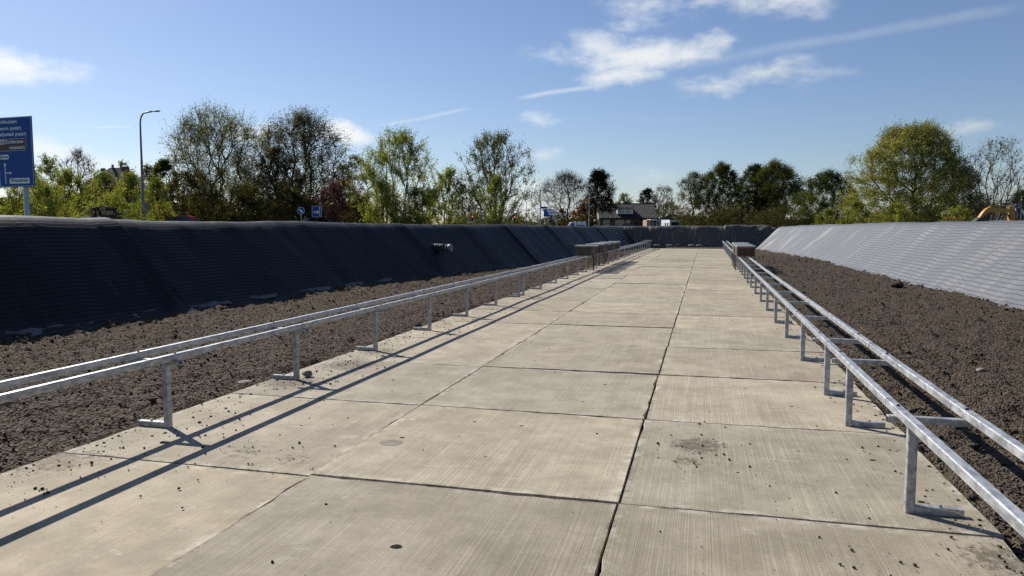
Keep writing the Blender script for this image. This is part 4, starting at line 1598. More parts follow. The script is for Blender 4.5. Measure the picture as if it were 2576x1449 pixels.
T('avenue_tree', 'distant sparse tree behind the left traffic light', 'tree', 1202, 466, 1178, 1228, 155, 'bare', seed=28)
T('far_bush', 'pale distant bush right of the right traffic light', 'bush', 1333, 536, 1312, 1362, 190, 'hazy', seed=29)
T('far_bush', 'pale distant bush below the parallelogram sign', 'bush', 1372, 548, 1352, 1396, 200, 'hazy', seed=30)
T('far_bush', 'pale distant bush behind the left traffic light', 'bush', 1195, 540, 1130, 1262, 210, 'hazy', seed=31)
T('far_bush', 'pale distant bush behind the right traffic light', 'bush', 1296, 542, 1262, 1330, 205, 'hazy', seed=57)
# --- around the brown house
T('bare_tree', 'big bare round tree left of the dark pine', 'tree', 1430, 438, 1358, 1492, 165, 'bare', seed=32)
T('green_shrub', 'green shrub under the big bare round tree', 'shrub', 1462, 512, 1440, 1496, 160, 'hedge', seed=33)
T('green_shrub', 'yellow-green shrub right of the leaning sign post', 'shrub', 1412, 524, 1395, 1432, 162, 'hedge', seed=34)
T('maple_bush', 'dark red maple bush left of the flagpole', 'bush', 1466, 520, 1436, 1496, 142, 'red', seed=35)
T('pine_tree', 'tall dark pine in front of the brown tiled house', 'tree', 1500, 430, 1458, 1552, 140, 'conifer', seed=36)
T('dark_shrub', 'dark shrub at the foot of the dark pine', 'shrub', 1482, 542, 1440, 1512, 138, 'bush_dark', seed=37)
T('pale_tree', 'small pale tree above the roof ridge of the brown tiled house', 'tree', 1569, 487, 1546, 1594, 200, 'hazy', seed=38)
T('cypress_tree', 'small dark cone-shaped conifer above the right end of the tiled roof', 'tree', 1628, 474, 1604, 1652, 185, 'conifer', seed=39)
T('bare_tree', 'thin bare tree right of the small dark conifer', 'tree', 1665, 470, 1632, 1702, 180, 'bare_fan', seed=40)
T('green_tree', 'low olive tree behind the garage roof', 'tree', 1684, 512, 1645, 1722, 170, 'maple_thin', seed=41)
T('green_shrub', 'bright green shrub right of the white caravan', 'shrub', 1732, 541, 1716, 1750, 140, 'hedge', seed=42)
T('green_shrub', 'low yellow-green hedge shrub above the white caravan', 'shrub', 1700, 549, 1682, 1720, 150, 'hedge', seed=43)
# --- right-hand row
T('maple_tree', 'thin-leaved maple with one trunk, leftmost of the right-hand row', 'tree', 1743, 434, 1696, 1792, 130, 'maple_thin', seed=44)
T('maple_tree', 'dense dark green maple, second of the right-hand row', 'tree', 1815, 412, 1758, 1868, 132, 'maple', seed=45)
T('maple_tree', 'brown-green maple, third of the right-hand row', 'tree', 1890, 416, 1845, 1945, 128, 'maple', seed=46)
T('maple_tree', 'widest dark green maple, at the right end of the dense row', 'tree', 1945, 410, 1880, 2020, 126, 'maple', seed=47, crown0=.06)
T('dark_shrub', 'long dark shrub under the dense right-hand row of maples', 'shrub', 1830, 530, 1745, 1920, 122, 'bush_dark', seed=48)
T('dark_shrub', 'dark shrub under the widest dark maple', 'shrub', 1960, 528, 1890, 2050, 112, 'bush_dark', seed=49)
T('oak_tree', 'olive oak tree between the dark maples and the big elm', 'tree', 2082, 436, 2012, 2150, 108, 'maple', seed=50)
T('elm_tree', 'huge round olive-green elm tree at the right', 'tree', 2300, 316, 2150, 2432, 92, 'elm', seed=51)
T('green_shrub', 'bluish green shrub in front of the huge elm', 'shrub', 2252, 514, 2202, 2302, 74, 'bush', seed=52)
T('green_shrub', 'green shrub below the olive oak tree', 'shrub', 2080, 526, 2052, 2112, 92, 'bush', seed=53)
T('green_shrub', 'pale green shrub left of the huge elm trunk', 'shrub', 2150, 502, 2114, 2188, 88, 'bush', seed=54)
T('brown_tree', 'brownish leafy tree right behind the huge elm', 'tree', 2416, 428, 2366, 2468, 96, 'bush_dark', seed=55)
T('bare_tree', 'sparse bare tree above the yellow excavator', 'tree', 2502, 354, 2424, 2572, 84, 'bare_fan', seed=56)
T('green_shrub', 'green shrub behind the orange barrier', 'shrub', 2410, 524, 2362, 2456, 78, 'bush', seed=58)
T('green_shrub', 'dark green shrub at the right edge above the slate gable', 'shrub', 2560, 480, 2532, 2610, 118, 'maple', seed=59)
T('dark_shrub', 'dark shrub behind the yellow excavator arm', 'shrub', 2480, 500, 2430, 2540, 98, 'bush_dark', seed=60)



def far_wood(label, x0, x1, y_top, d, n, cols, seed):
    """a far strip of undergrowth that reads as one mass"""
    rng = np.random.default_rng(seed)
    u = rng.random(n)
    a, b_ = at(x0, 577, d), at(x1, 577, d)
    h0 = at((x0 + x1) / 2, y_top, d).z - GZ
    prof = h0 * (.75 + .5 * vnoise(u * (x1 - x0) / 28.0, u * 0, seed) + .3 * vnoise(u * (x1 - x0) / 9.0, u * 0, seed + 1))
    z = prof * rng.random(n) ** .7
    C = np.stack([a.x + (b_.x - a.x) * u + rng.normal(size=n) * 1.2, a.y + (b_.y - a.y) * u + rng.normal(size=n) * 1.6, GZ + z], -1)
    sz = (.10 + .10 * rng.random(n)) * (d / 100) ** .7
    nrm = rng.normal(size=(n, 3))
    nrm /= np.linalg.norm(nrm, axis=1)[:, None]
    tv = np.cross(nrm, rng.normal(size=(n, 3)))
    tv /= np.linalg.norm(tv, axis=1)[:, None]
    bv_ = np.cross(nrm, tv)
    V = np.stack([C - tv * sz[:, None] * 1.4, C + bv_ * sz[:, None] * .8, C + tv * sz[:, None] * 1.4, C - bv_ * sz[:, None] * .8], 1).reshape(-1, 3)
    pal = np.array(cols)[rng.integers(0, len(cols), n)] * (.7 + .6 * rng.random((n, 1)))
    o = link('undergrowth', mesh_np('undergrowth', V, np.arange(n * 4).reshape(-1, 4), False, cols=np.repeat(pal, 4, 0)), MATS['leaf'])
    tag(o, label, kind='stuff')


DK = [(.020, .022, .010), (.040, .040, .016), (.062, .058, .022)]
PL = [(.070, .072, .034), (.100, .100, .046), (.060, .056, .030)]
far_wood('dark undergrowth behind the left shrubs and tall trees', -80, 930, 488, 92, 46000, DK, 900)
far_wood('pale distant undergrowth behind the willows', 900, 1420, 556, 230, 9000, PL, 901)
far_wood('dark undergrowth beside the brown house', 1390, 1520, 545, 185, 6000, DK, 902)
far_wood('dark undergrowth reaching out of view on the left', -1100, -70, 478, 92, 22000, DK, 904)
far_wood('dark undergrowth reaching out of view on the right', 2600, 3600, 515, 165, 20000, DK, 905)
far_wood('dark undergrowth behind the right-hand trees', 1690, 2620, 538, 165, 22000, DK, 903)

# ------------------------------------------------------------------ signs, lamps and other street furniture
def text_mesh(body, size, name='lettering', bold=0.0, sx=.86):
    cu = bpy.data.curves.new(name, 'FONT')
    cu.body = body
    cu.size = size
    cu.extrude = .0015
    cu.offset = bold
    o = bpy.data.objects.new(name, cu)
    COL.objects.link(o)
    dg = bpy.context.evaluated_depsgraph_get()
    me = bpy.data.meshes.new_from_object(o.evaluated_get(dg))
    bpy.data.objects.remove(o)
    bpy.data.curves.remove(cu)
    for v in me.vertices:                            # stand the text up: x right, z up, facing -y
        x, y, z = v.co
        v.co = (x * sx, -z, y)
    me.name = name
    return me


def facing(p, turn=0.0):
    """rotation about z that turns a thing's -y side towards the pit, plus a turn"""
    return YAW + turn


def arrow(pts_w, w, head, y):
    """flat arrow made of a bar and a head; pts: tail, tip (x, z)"""
    (x0, z0), (x1, z1) = pts_w
    d = Vector((x1 - x0, z1 - z0))
    L = d.length
    d.normalize()
    n_ = Vector((-d.y, d.x))
    P = []
    for (a, b_) in [(0, -w / 2), (L - head, -w / 2), (L - head, -head * .62), (L, 0), (L - head, head * .62), (L - head, w / 2), (0, w / 2)]:
        q = Vector((x0, z0)) + d * a + n_ * b_
        P.append((q.x, q.y))
    return MB().prism(P, y, y + .003)


# big blue direction sign
D_SIGN = 32.0
BW, BH = 2.0, 2.98
pc = at(50, 577, D_SIGN)
sg = empty('direction_sign', (pc.x, pc.y, GZ), 0)
tag(sg, 'large blue direction sign with white place names on a grey post', 'sign')
sg.rotation_euler.z = YAW - math.radians(18)
zb = at(47, 471, D_SIGN).z - GZ
MB().box((0, 0, zb + BH / 2), (BW, .05, BH), None, .012).build('board', MATS['sign_blue'], sg)
mb = MB()
for (cx_, cz_, w_, h_) in [(0, zb + .035, BW - .05, .014), (0, zb + BH - .035, BW - .05, .014), (-BW / 2 + .032, zb + BH / 2, .014, BH - .07), (BW / 2 - .032, zb + BH / 2, .014, BH - .07)]:
    mb.box((cx_, -.0275, cz_), (w_, .003, h_))
mb.build('border', MATS['sign_white'], sg)
PXS = BW / 455.0
PZS = BH / 905.0


def sp_(x, y):
    """zoom-crop pixel of the sign to board coordinates"""
    left = -42 + (y - 125) * .0605
    top = 126 - (x - left) * .05
    return -BW / 2 + (x - left) * PXS, zb + BH - (y - top) * PZS


def put_text(body, x0, yb, x1, mat, off=-.0275, size_px=64, bold=.0035):
    me = text_mesh(body, size_px * PZS, bold=bold)
    xs_ = [v.co.x for v in me.vertices]
    wpx = max(xs_) - min(xs_)
    a, zb_ = sp_(x0, yb)
    b_, _ = sp_(x1, yb)
    k = (b_ - a) / wpx
    for v in me.vertices:
        v.co.x = (v.co.x - min(xs_)) * k
    return link('lettering', me, MATS[mat], sg, (a, off, zb_))


put_text('Enkhuizen', -28, 206, 228, 'sign_white')
put_text('Hoorn', -26, 290, 118, 'sign_white')
put_text('(N307)', 140, 286, 286, 'sign_white', size_px=52)
put_text('Lelystad', -18, 366, 188, 'sign_white')
put_text('(N307)', 208, 360, 353, 'sign_white', size_px=52)
bx0, bz0 = sp_(8, 560)
bx1, bz1 = sp_(348, 390)
pn = MB().box(((bx0 + bx1) / 2, -.028, (bz0 + bz1) / 2), (bx1 - bx0, .006, bz1 - bz0)).build('brown_panel', MATS['sign_brown'], sg)
mb = MB()
for (cx_, cz_, w_, h_) in [((bx0 + bx1) / 2, bz0, bx1 - bx0, .010), ((bx0 + bx1) / 2, bz1, bx1 - bx0, .010), (bx0, (bz0 + bz1) / 2, .010, bz1 - bz0), (bx1, (bz0 + bz1) / 2, .010, bz1 - bz0)]:
    mb.box((cx_, -.032, cz_), (w_, .003, h_))
mb.build('panel_border', MATS['sign_white'], pn)
put_text('Zuiderzee-', 72, 460, 328, 'sign_white', -.0325)
put_text('museum', 140, 532, 336, 'sign_white', -.0325)
ix0, iz0 = sp_(13, 478)
ix1, iz1 = sp_(64, 412)
MB().box(((ix0 + ix1) / 2, -.032, (iz0 + iz1) / 2), (ix1 - ix0, .003, iz1 - iz0)).build('museum_symbol_plate', MATS['sign_white'], pn)
mb = MB()
mx_, mw = (ix0 + ix1) / 2, (ix1 - ix0)
hz = iz1 - iz0
mb.prism([(mx_ - mw * .4, iz0 + hz * .62), (mx_ + mw * .4, iz0 + hz * .62), (mx_, iz0 + hz * .92)], -.0355, -.0335)
for q in (-.3, -.1, .1, .3):
    mb.box((mx_ + q * mw, -.0345, iz0 + hz * .36), (mw * .09, .002, hz * .46))
mb.box((mx_, -.0345, iz0 + hz * .10), (mw * .8, .002, hz * .06))
mb.build('museum_symbol', MATS['sign_brown'], pn)
rx0, rz0 = sp_(14, 668)
rx1, rz1 = sp_(130, 602)
w_, h_ = rx1 - rx0, rz1 - rz0
P_ = [(rx0 + w_ * a, rz0 + h_ * b_) for a, b_ in [(.10, 0), (.9, 0), (.98, .2), (1, .5), (.98, .8), (.9, 1), (.10, 1), (.02, .8), (0, .5), (.02, .2)]]
MB().prism(P_, -.031, -.027).build('route_plate', MATS['sign_white'], sg)
px0_, pz0_ = sp_(20, 652)
px1_, pz1_ = sp_(47, 617)
MB().box(((px0_ + px1_) / 2, -.0325, (pz0_ + pz1_) / 2), (px1_ - px0_, .003, pz1_ - pz0_)).build('parking_plate', MATS['sign_blue'], sg)
put_text('P', 26, 649, 42, 'sign_white', -.0345, 36)
put_text('route', 53, 648, 124, 'sign_black', -.0325, 44)
a1, a2 = sp_(95, 982), sp_(75, 705)
arrow((a1, a2), .042, .13, -.0300).build('arrow', MATS['sign_white'], sg)
a1, a2 = sp_(84, 842), sp_(172, 838)
arrow((a1, a2), .042, .12, -.0335).build('arrow', MATS['sign_white'], sg)
wx0, wz0 = sp_(145, 980)
wx1, wz1 = sp_(400, 896)
MB().box(((wx0 + wx1) / 2, -.028, (wz0 + wz1) / 2), (wx1 - wx0, .006, wz1 - wz0)).build('white_panel', MATS['sign_white'], sg)
put_text('Westeinde', 157, 957, 382, 'sign_black', -.0325)
pxp = sp_(318, 1000)[0]
MB().tube([(pxp, .10, 0), (pxp, .10, zb * .34), (pxp, .10, zb * .36), (pxp, .10, zb + BH - .3)], [.135, .135, .105, .105], 14).build('post', MATS['post_grey'], sg, smooth=True)


def lamp_post(name, label, x, ytop, d, arms, gz=GZ, rad=.075, ang=0.0, head=.55):
    """arms: list of (horizontal reach in metres, +right/-left)"""
    p = at(x, 577, d)
    H = at(x, ytop, d).z - gz
    root = empty(name, (p.x, p.y, gz), YAW + ang)
    tag(root, label, 'street lamp')
    MB().tube([(0, 0, 0), (0, 0, H * .30), (0, 0, H * .31), (0, 0, H * .62), (0, 0, H * .63), (0, 0, H * .90 if len(arms) == 1 else H * .97)],
              [rad * 1.25, rad * 1.15, rad, rad * .85, rad * .75, rad * .62], 10).build('pole', MATS['lamp_grey'], root, smooth=True)
    for reach in arms:
        s_ = 1 if reach > 0 else -1
        a_ = abs(reach)
        if len(arms) == 1:
            pts = [(0, 0, H * .895), (s_ * .03 * a_, 0, H * .93), (s_ * .12 * a_, 0, H * .963), (s_ * .28 * a_, 0, H * .985), (s_ * .55 * a_, 0, H * .992), (s_ * a_, 0, H)]
        else:
            pts = [(0, 0, H * .96), (s_ * .5 * a_, 0, H * .975), (s_ * a_, 0, H * .985)]
        MB().tube(pts, rad * .55, 8).build('arm', MATS['lamp_grey'], root, smooth=True)
        z = pts[-1][2]
        hv = []
        prof = [(-.05, .03), (.05, .07), (.45, .12), (.8, .11), (1.0, .03)]
        MB().tube([(s_ * (a_ + head * q), 0, z + .02) for q, _ in prof], [r_ * head * 1.0 for _, r_ in prof], 10).build('lamp_head', MATS['lamp_head'], root, smooth=True)
    return root


lamp_post('street_lamp', 'tall grey street lamp with one curved arm right of the log pile', 363, 284, 46, [.78], rad=.085, head=.50)
lamp_post('street_lamp', 'two-armed street lamp rising through the left large willow', 974, 396, 66, [-.75, .75], head=.42)
lamp_post('street_lamp', 'two-armed street lamp rising through the small willow', 1130, 447, 92, [-.85, .85], head=.42)
lamp_post('street_lamp', 'thin street lamp right of the sparse-leaved willow', 1324, 505, 120, [.55], rad=.06, head=.42)
lamp_post('street_lamp', 'thin curved lamp post just left of the tall mast', 1351, 524, 120, [.62], rad=.06, head=.30)
lamp_post('street_lamp', 'street lamp at the right end of the brown tiled house', 1661, 515, 128, [-.18], rad=.06, head=.45)

# sign backs at the foot of the tall lamp
p = at(372, 577, 45)
sb = empty('sign_back', (p.x, p.y, GZ), YAW)
tag(sb, 'grey rear of a small road sign behind the tall street lamp', 'sign')
MB().tube([(0, 0, 0), (0, 0, at(372, 512, 45).z - GZ)], .03, 8).build('post', MATS['lamp_grey'], sb)
MB().box((.03, -.04, at(372, 519, 45).z - GZ), (.36, .02, .32)).build('plate', MATS['lamp_grey'], sb)
MB().box((.02, -.04, at(372, 534, 45).z - GZ), (.30, .02, .30), Euler((0, math.pi / 4, 0))).build('plate', MATS['lamp_grey'], sb)

# round keep-right sign
d = 60.0
p = at(758, 577, d)
rs_ = empty('arrow_sign', (p.x, p.y, GZ), YAW)
tag(rs_, 'round blue sign with a white arrow pointing down right', 'sign')
zc = at(758, 530, d).z - GZ
mb = MB()
mb.tube([(0, -.02, zc), (0, .0, zc)], .30, 28).build('disc', MATS['sign_white'], rs_)
MB().tube([(0, -.026, zc), (0, -.019, zc)], .272, 28).build('blue_face', MATS['sign_blue'], rs_)
arrow(((-.13, zc + .13), (.17, zc - .17)), .11, .20, -.030).build('arrow', MATS['sign_white'], rs_)
MB().tube([(0, .03, 0), (0, .03, zc + .2)], .045, 8).build('post', MATS['post_grey'], rs_)

# square lane sign
p = at(798, 577, d)
ls = empty('lane_sign', (p.x, p.y, GZ), YAW + math.radians(8))
tag(ls, 'square blue sign with white route arrows above the silver car', 'sign')
z0_, z1_ = at(798, 546.5, d).z - GZ, at(798, 518, d).z - GZ
MB().box((0, 0, (z0_ + z1_) / 2), (.80, .03, z1_ - z0_), None, .01).build('board', MATS['sign_blue'], ls)
mb = MB()
zc = (z0_ + z1_) / 2
hh = z1_ - z0_
for (cx_, cz_, w_, h_) in [(0, z0_ + .03, .75, .022), (0, z1_ - .03, .75, .022), (-.37, zc, .022, hh - .06), (.37, zc, .022, hh - .06)]:
    mb.box((cx_, -.0165, cz_), (w_, .003, h_))
mb.build('border', MATS['sign_white'], ls)
arrow(((.23, z0_ + .10), (.23, z1_ - .08)), .038, .13, -.019).build('arrow', MATS['sign_white'], ls)
arrow(((.23, zc - .06), (-.31, zc - .06)), .038, .13, -.0225).build('arrow', MATS['sign_white'], ls)
MB().tube([(.04, -.028, zc - .05), (.04, -.024, zc - .05)], .155, 20).build('ring', MATS['sticker_red'], ls)
MB().tube([(.04, -.031, zc - .05), (.04, -.027, zc - .05)], .125, 20).build('white_disc', MATS['sign_white'], ls)
MB().box((.04, -.0325, zc - .10), (.15, .003, .035)).box((.0, -.0325, zc - .02), (.06, .003, .05)).box((.08, -.0325, zc - .025), (.06, .003, .04)).build('truck_symbol', MATS['sign_black'], ls)
MB().tube([(0, .05, 0), (0, .05, z1_ - .1)], .04, 8).build('post', MATS['dark_steel'], ls)


def traffic_light(x, y, d, label, back=False, lit=True, h=.98, w=.36):
    p = at(x, 577, d)
    root = empty('traffic_light', (p.x, p.y, GZ), YAW)
    tag(root, label, 'traffic light')
    zc = at(x, y, d).z - GZ
    n = 20

    def capsule(w_, h_):
        r_ = w_ / 2
        P = []
        for k in range(n + 1):
            a = math.pi * k / n
            P.append((r_ * math.cos(a), zc + h_ / 2 - r_ + r_ * math.sin(a)))
        for k in range(n + 1):
            a = math.pi + math.pi * k / n
            P.append((r_ * math.cos(a), zc - h_ / 2 + r_ + r_ * math.sin(a)))
        return P
    MB().prism(capsule(w, h), -.02, .0).build('backboard_rim', MATS['sign_white'] if lit else MATS['dark_steel'], root)
    MB().prism(capsule(w - .06, h - .06), -.03, -.018).build('backboard', MATS['sign_black'], root)
    for k in range(3):
        z = zc + (1 - k) * .25
        MB().tube([(0, -.05, z), (0, -.03, z)], .085, 14).build('lens', MATS['lens_red'] if (k == 0 and lit) else MATS['lens_off'], root)
        MB().box((0, -.09, z + .095), (.18, .10, .012)).build('visor', MATS['sign_black'], root)
    MB().tube([(0, .05, 0), (0, .05, zc + h * .3)], .05, 8).build('post', MATS['post_grey'], root)
    return root


traffic_light(1188.6, 549.5, 100, 'traffic light showing red right of the small willow')
traffic_light(1294.7, 550.5, 100, 'traffic light showing red right of the sparse-leaved willow')
traffic_light(1385, 553.5, 112, 'unlit dark traffic light below the parallelogram sign', lit=False, w=.30)
traffic_light(1366, 556, 118, 'unlit dark traffic light at the foot of the tall mast', lit=False, w=.28, h=.8)
# signal gantry
d = 105.0
p = at(1210, 577, d)
gt = empty('signal_gantry', (p.x, p.y, GZ), YAW)
tag(gt, 'dark signal gantry arm reaching left behind the willows', 'gantry')
zg = at(1210, 524.5, d).z - GZ
MB().tube([(0, 0, 0), (0, 0, zg + .1)], [.11, .08], 8).build('post', MATS['post_grey'], gt)
MB().tube([(0, 0, zg), (-3.9, 0, zg)], [.06, .045], 8).build('arm', MATS['lamp_grey'], gt)
MB().box((-1.65, -.08, zg), (.34, .14, .95), None, .05).build('signal_head', MATS['dark_steel'], gt)

# mast, street name plate
d = 118.0
p = at(1359, 577, d)
ms = empty('tall_mast', (p.x, p.y, GZ), YAW)
tag(ms, 'tall thin grey mast left of the parallelogram sign', 'mast')
zt = at(1359, 478, d).z - GZ
MB().tube([(0, 0, 0), (0, 0, zt * .6), (0, 0, zt)], [.11, .085, .055], 8).build('pole', MATS['post_grey'], ms)
MB().box((0, 0, zt - .1), (.22, .22, .30), None, .03).build('camera_head', MATS['lamp_grey'], ms)
zn = at(1369, 522.5, d).z - GZ
MB().box((.62, -.1, zn), (1.08, .05, .30), None, .01).build('name_plate', MATS['sign_blue'], ms)

# billboard and leaning parallelogram sign
d = 125.0
p = at(1380, 577, d)
bb = empty('billboard', (p.x, p.y, GZ), YAW)
tag(bb, 'dark blue billboard behind the white parallelogram sign', 'billboard')
z0_, z1_ = at(1380, 545, d).z - GZ, at(1380, 526, d).z - GZ
MB().box((0, 0, (z0_ + z1_) / 2), (1.65, .08, z1_ - z0_), None, .01).build('panel', MATS['sign_blue'], bb)
MB().tube([(-.1, .1, 0), (-.1, .1, z1_ - .2)], .07, 8).build('post', MATS['post_grey'], bb)
d = 122.0
p = at(1389, 577, d)
sy = empty('company_sign', (p.x, p.y, GZ), YAW)
tag(sy, 'white parallelogram company sign on a leaning grey post', 'sign')


def loc2(x, y):
    return (x - 1389) * d / FPX, at(x, y, d).z - GZ


MB().prism([loc2(1374.6, 527.4), loc2(1396, 527.4), loc2(1402.5, 541.4), loc2(1381, 541.0)], -.06, .0).build('board', MATS['sign_white'], sy)
me = text_mesh('syngenta', .34, bold=.006)
xs_ = [v.co.x for v in me.vertices]
x0_, zz_ = loc2(1379.5, 536.2)
k = (loc2(1398.5, 536)[0] - x0_) / (max(xs_) - min(xs_))
for v in me.vertices:
    v.co.x = (v.co.x - min(xs_)) * k
link('lettering', me, MATS['sign_blue'], sy, (x0_, -.062, zz_))
a_, b_ = loc2(1390.5, 540), loc2(1410.5, 575)
MB().tube([(b_[0], .06, 0), (a_[0], .06, a_[1])], .11, 6).build('leaning_post', MATS['post_grey'], sy)

# flag with orange and red stripes
m, t, b = new_mat('flag_stripes')
at2 = t.node('ShaderNodeAttribute', attribute_name='uvp')
sp2 = t.node('ShaderNodeSeparateXYZ')
t.l.new(at2.outputs['Vector'], sp2.inputs[0])
fr = t.math('FRACT', t.math('MULTIPLY', sp2.outputs[1], 4.5))
c = t.mix(t.math('GREATER_THAN', fr, .5), rgb(.62, .36, .09), rgb(.52, .075, .02))
c = t.mix(t.math('MULTIPLY', t.math('LESS_THAN', sp2.outputs[0], .38), t.math('GREATER_THAN', sp2.outputs[1], .60)), c, rgb(.07, .10, .22))
t.l.new(c, b.inputs['Base Color'])
b.inputs['Roughness'].default_value = .8
m, t, b = new_mat('flag_white')
tc_ = t.node('ShaderNodeTexCoord')
c = t.mix(t.mapr(t.noise(tc_.outputs['Object'], 2.2, 2.0), .48, .52), rgb(.62, .62, .64), rgb(.17, .18, .22))
t.l.new(c, b.inputs['Base Color'])


def flag(x, ytop, d, corners, mat, label, pole_label_col='post_grey', pole_r=.045):
    """corners: pole top, fly top, fly bottom, pole bottom of the cloth, as seen"""
    p = at(x, 577, d)
    root = empty('flagpole', (p.x, p.y, GZ), YAW)
    tag(root, label, 'flagpole')
    zt_ = at(x, ytop, d).z - GZ
    MB().tube([(0, 0, 0), (0, 0, zt_)], [pole_r, pole_r * .7], 8).build('pole', MATS[pole_label_col], root)
    MB().tube([(0, 0, zt_), (0, 0, zt_ + .10)], [pole_r * 1.4, pole_r * .6], 8).build('finial', MATS['sign_white'], root)
    C = [np.array([(q[0] - x) * d / FPX, at(q[0], q[1], d).z - GZ]) for q in corners]
    nu, nv = 14, 10
    V, U = [], []
    for i in range(nu):
        for j in range(nv):
            u, v = i / (nu - 1), j / (nv - 1)
            q = (C[0] * (1 - u) + C[1] * u) * (1 - v) + (C[3] * (1 - u) + C[2] * u) * v
            V.append((q[0], .12 * u * math.sin(u * 9 + v * 3), q[1]))
            U.append((u, 1 - v))
    link('cloth', mesh_np('cloth', V, grid_faces(nu, nv), True, uvs=np.array(U)), MATS[mat], root)
    return root


flag(1481.4, 488, 132, [(1480.8, 490), (1461.5, 508), (1461, 510), (1480.8, 508.5)], 'flag_stripes', 'white flagpole flying a small orange and red striped flag', 'sign_white')
flag(2566, 503, 88, [(2565.4, 506), (2547, 520), (2552, 528), (2565.4, 524)], 'flag_white', 'white flagpole with a drooping white flag at the right edge')


# ------------------------------------------------------------------ vehicles
def car(loc, heading, L, Wd, H, mat, label, van=False, cat='car'):
    root = empty('parked_car' if not van else 'delivery_van', loc, heading)
    tag(root, label, cat)
    hw = Wd / 2
    if van:
        side = [(-L / 2, .35), (-L / 2, H * .55), (-L / 2 + .05, H), (L * .16, H), (L * .24, H * .97), (L * .36, H * .60), (L * .49, H * .48), (L / 2, .35)]
        win = [(L * .10, H * .92), (L * .215, H * .91), (L * .335, H * .60), (L * .10, H * .60)]
        roofq = [(-L / 2 + .05, H), (L * .16, H)]
    else:
        side = [(-L / 2, .30), (-L / 2 + .02, H * .55), (-L * .44, H * .64), (-L * .33, H * .93), (-L * .20, H), (L * .06, H * .985), (L * .13, H * .93), (L * .26, H * .62), (L * .45, H * .52), (L / 2, H * .40), (L / 2, .30)]
        win = [(-L * .385, H * .68), (-L * .30, H * .91), (-L * .19, H * .955), (L * .05, H * .94), (L * .11, H * .90), (L * .215, H * .64)]

    def taper(mb_, k=.16):
        out = []
        for (x, y, z) in mb_.v:
            q = max(0, (z - H * .6) / (H * .4))
            out.append((x, y * (1 - k * q), z))
        mb_.v = out
        return mb_
    taper(MB().prism(side, -hw, hw)).build('body', MATS[mat], root)
    for s_ in (-1, 1):
        taper(MB().prism(win, s_ * hw - .006, s_ * hw + .008)).build('side_window', MATS['glass'], root)
        if not van:
            x_ = -L * .07
            taper(MB().prism([(x_ - .04, H * .66), (x_ + .04, H * .66), (x_ + .03, H * .95), (x_ - .03, H * .95)], s_ * hw - .004, s_ * hw + .014)).build('window_pillar', MATS[mat], root)
        MB().box((L * .22, s_ * (hw + .07), H * .66), (.10, .14, .11), None, .02).build('mirror', MATS[mat], root)
        for x_ in (-L * .30, L * .31):
            w_ = MB().tube([(x_, s_ * (hw - .18), .31), (x_, s_ * (hw + .01), .31)], .31, 16).build('tyre', MATS['rubber'], root)
            MB().tube([(x_, s_ * (hw + .005), .31), (x_, s_ * (hw + .02), .31)], .19, 12).build('rim', MATS['car_silver'], w_)
        MB().box((L / 2 - .02, s_ * hw * .7, H * .42), (.05, .30, .12), None, .02).build('headlight', MATS['sign_white'], root)
        MB().box((-L / 2 + .01, s_ * hw * .8, H * .5), (.05, .18, .14), None, .02).build('tail_light', MATS['sticker_red'], root)
    a, b2 = (side[5], side[4]) if van else (side[7], side[6])
    # windscreen
    n_ = Vector((b2[1] - a[1], 0, a[0] - b2[0])).normalized()
    n_ = n_ if n_.x > 0 else -n_
    wv_ = []
    for (x_, z_) in ((a[0] * .92 + b2[0] * .08, a[1] * .92 + b2[1] * .08), (a[0] * .1 + b2[0] * .9, a[1] * .1 + b2[1] * .9)):
        q = max(0, (z_ - H * .6) / (H * .4))
        for s_ in (-1, 1):
            wv_.append(Vector((x_, s_ * hw * .92 * (1 - .16 * q), z_)) + n_ * .012)
    MB().add(wv_, [(0, 1, 3, 2)]).build('windscreen', MATS['glass'], root)
    return root


def spot(x, d):
    p = at(x, 577, d)
    return (p.x, p.y, GZ + .022)


car(spot(468, 56), YAW + math.radians(8), 4.1, 1.72, at(468, 541.5, 56).z - GZ - .02, 'car_red', 'red car whose roof shows above the bank left of the tall trees')
car(spot(806, 70), YAW + math.radians(30), 4.0, 1.72, at(806, 547.5, 70).z - GZ - .02, 'car_silver', 'silver car whose roof shows below the square blue sign')
car(spot(1582, 132), YAW + math.radians(5), 4.2, 1.75, at(1582, 563, 132).z - GZ, 'car_dark', 'dark car whose roof shows before the brown tiled house')
vn = car(spot(1447, 128), YAW + math.radians(186), 3.6, 1.7, at(1447, 559.5, 128).z - GZ, 'car_white', 'white delivery van with red emblem left of the flagpole', True, 'van')
hv_ = at(1447, 559.5, 128).z - GZ
# the side that shows is the van's local +y side once it is turned round
MB().box((-.25, .850, hv_ * .70), (.34, .02, .34), None, .0).build('emblem', MATS['sticker_red'], vn)
MB().box((-1.0, .850, hv_ * .70), (.95, .02, .15), None, .0).build('lettering_band', MATS['sign_blue'], vn)
mb = MB()
for q in (-1.6, -.8, 0.0):
    mb.box((q, 0, hv_ + .07), (.05, 1.5, .05))
for q in (-.6, .6):
    mb.box((-.7, q, hv_ + .11), (2.0, .05, .04))
mb.build('roof_rack', MATS['post_grey'], vn)

# ------------------------------------------------------------------ houses
D_H = 150.0


def hx(x, d=D_H, x0=1580):
    return (x - x0) * d / FPX


def hz_(y, d=D_H, x=1580):
    return at(x, y, d).z - GZ


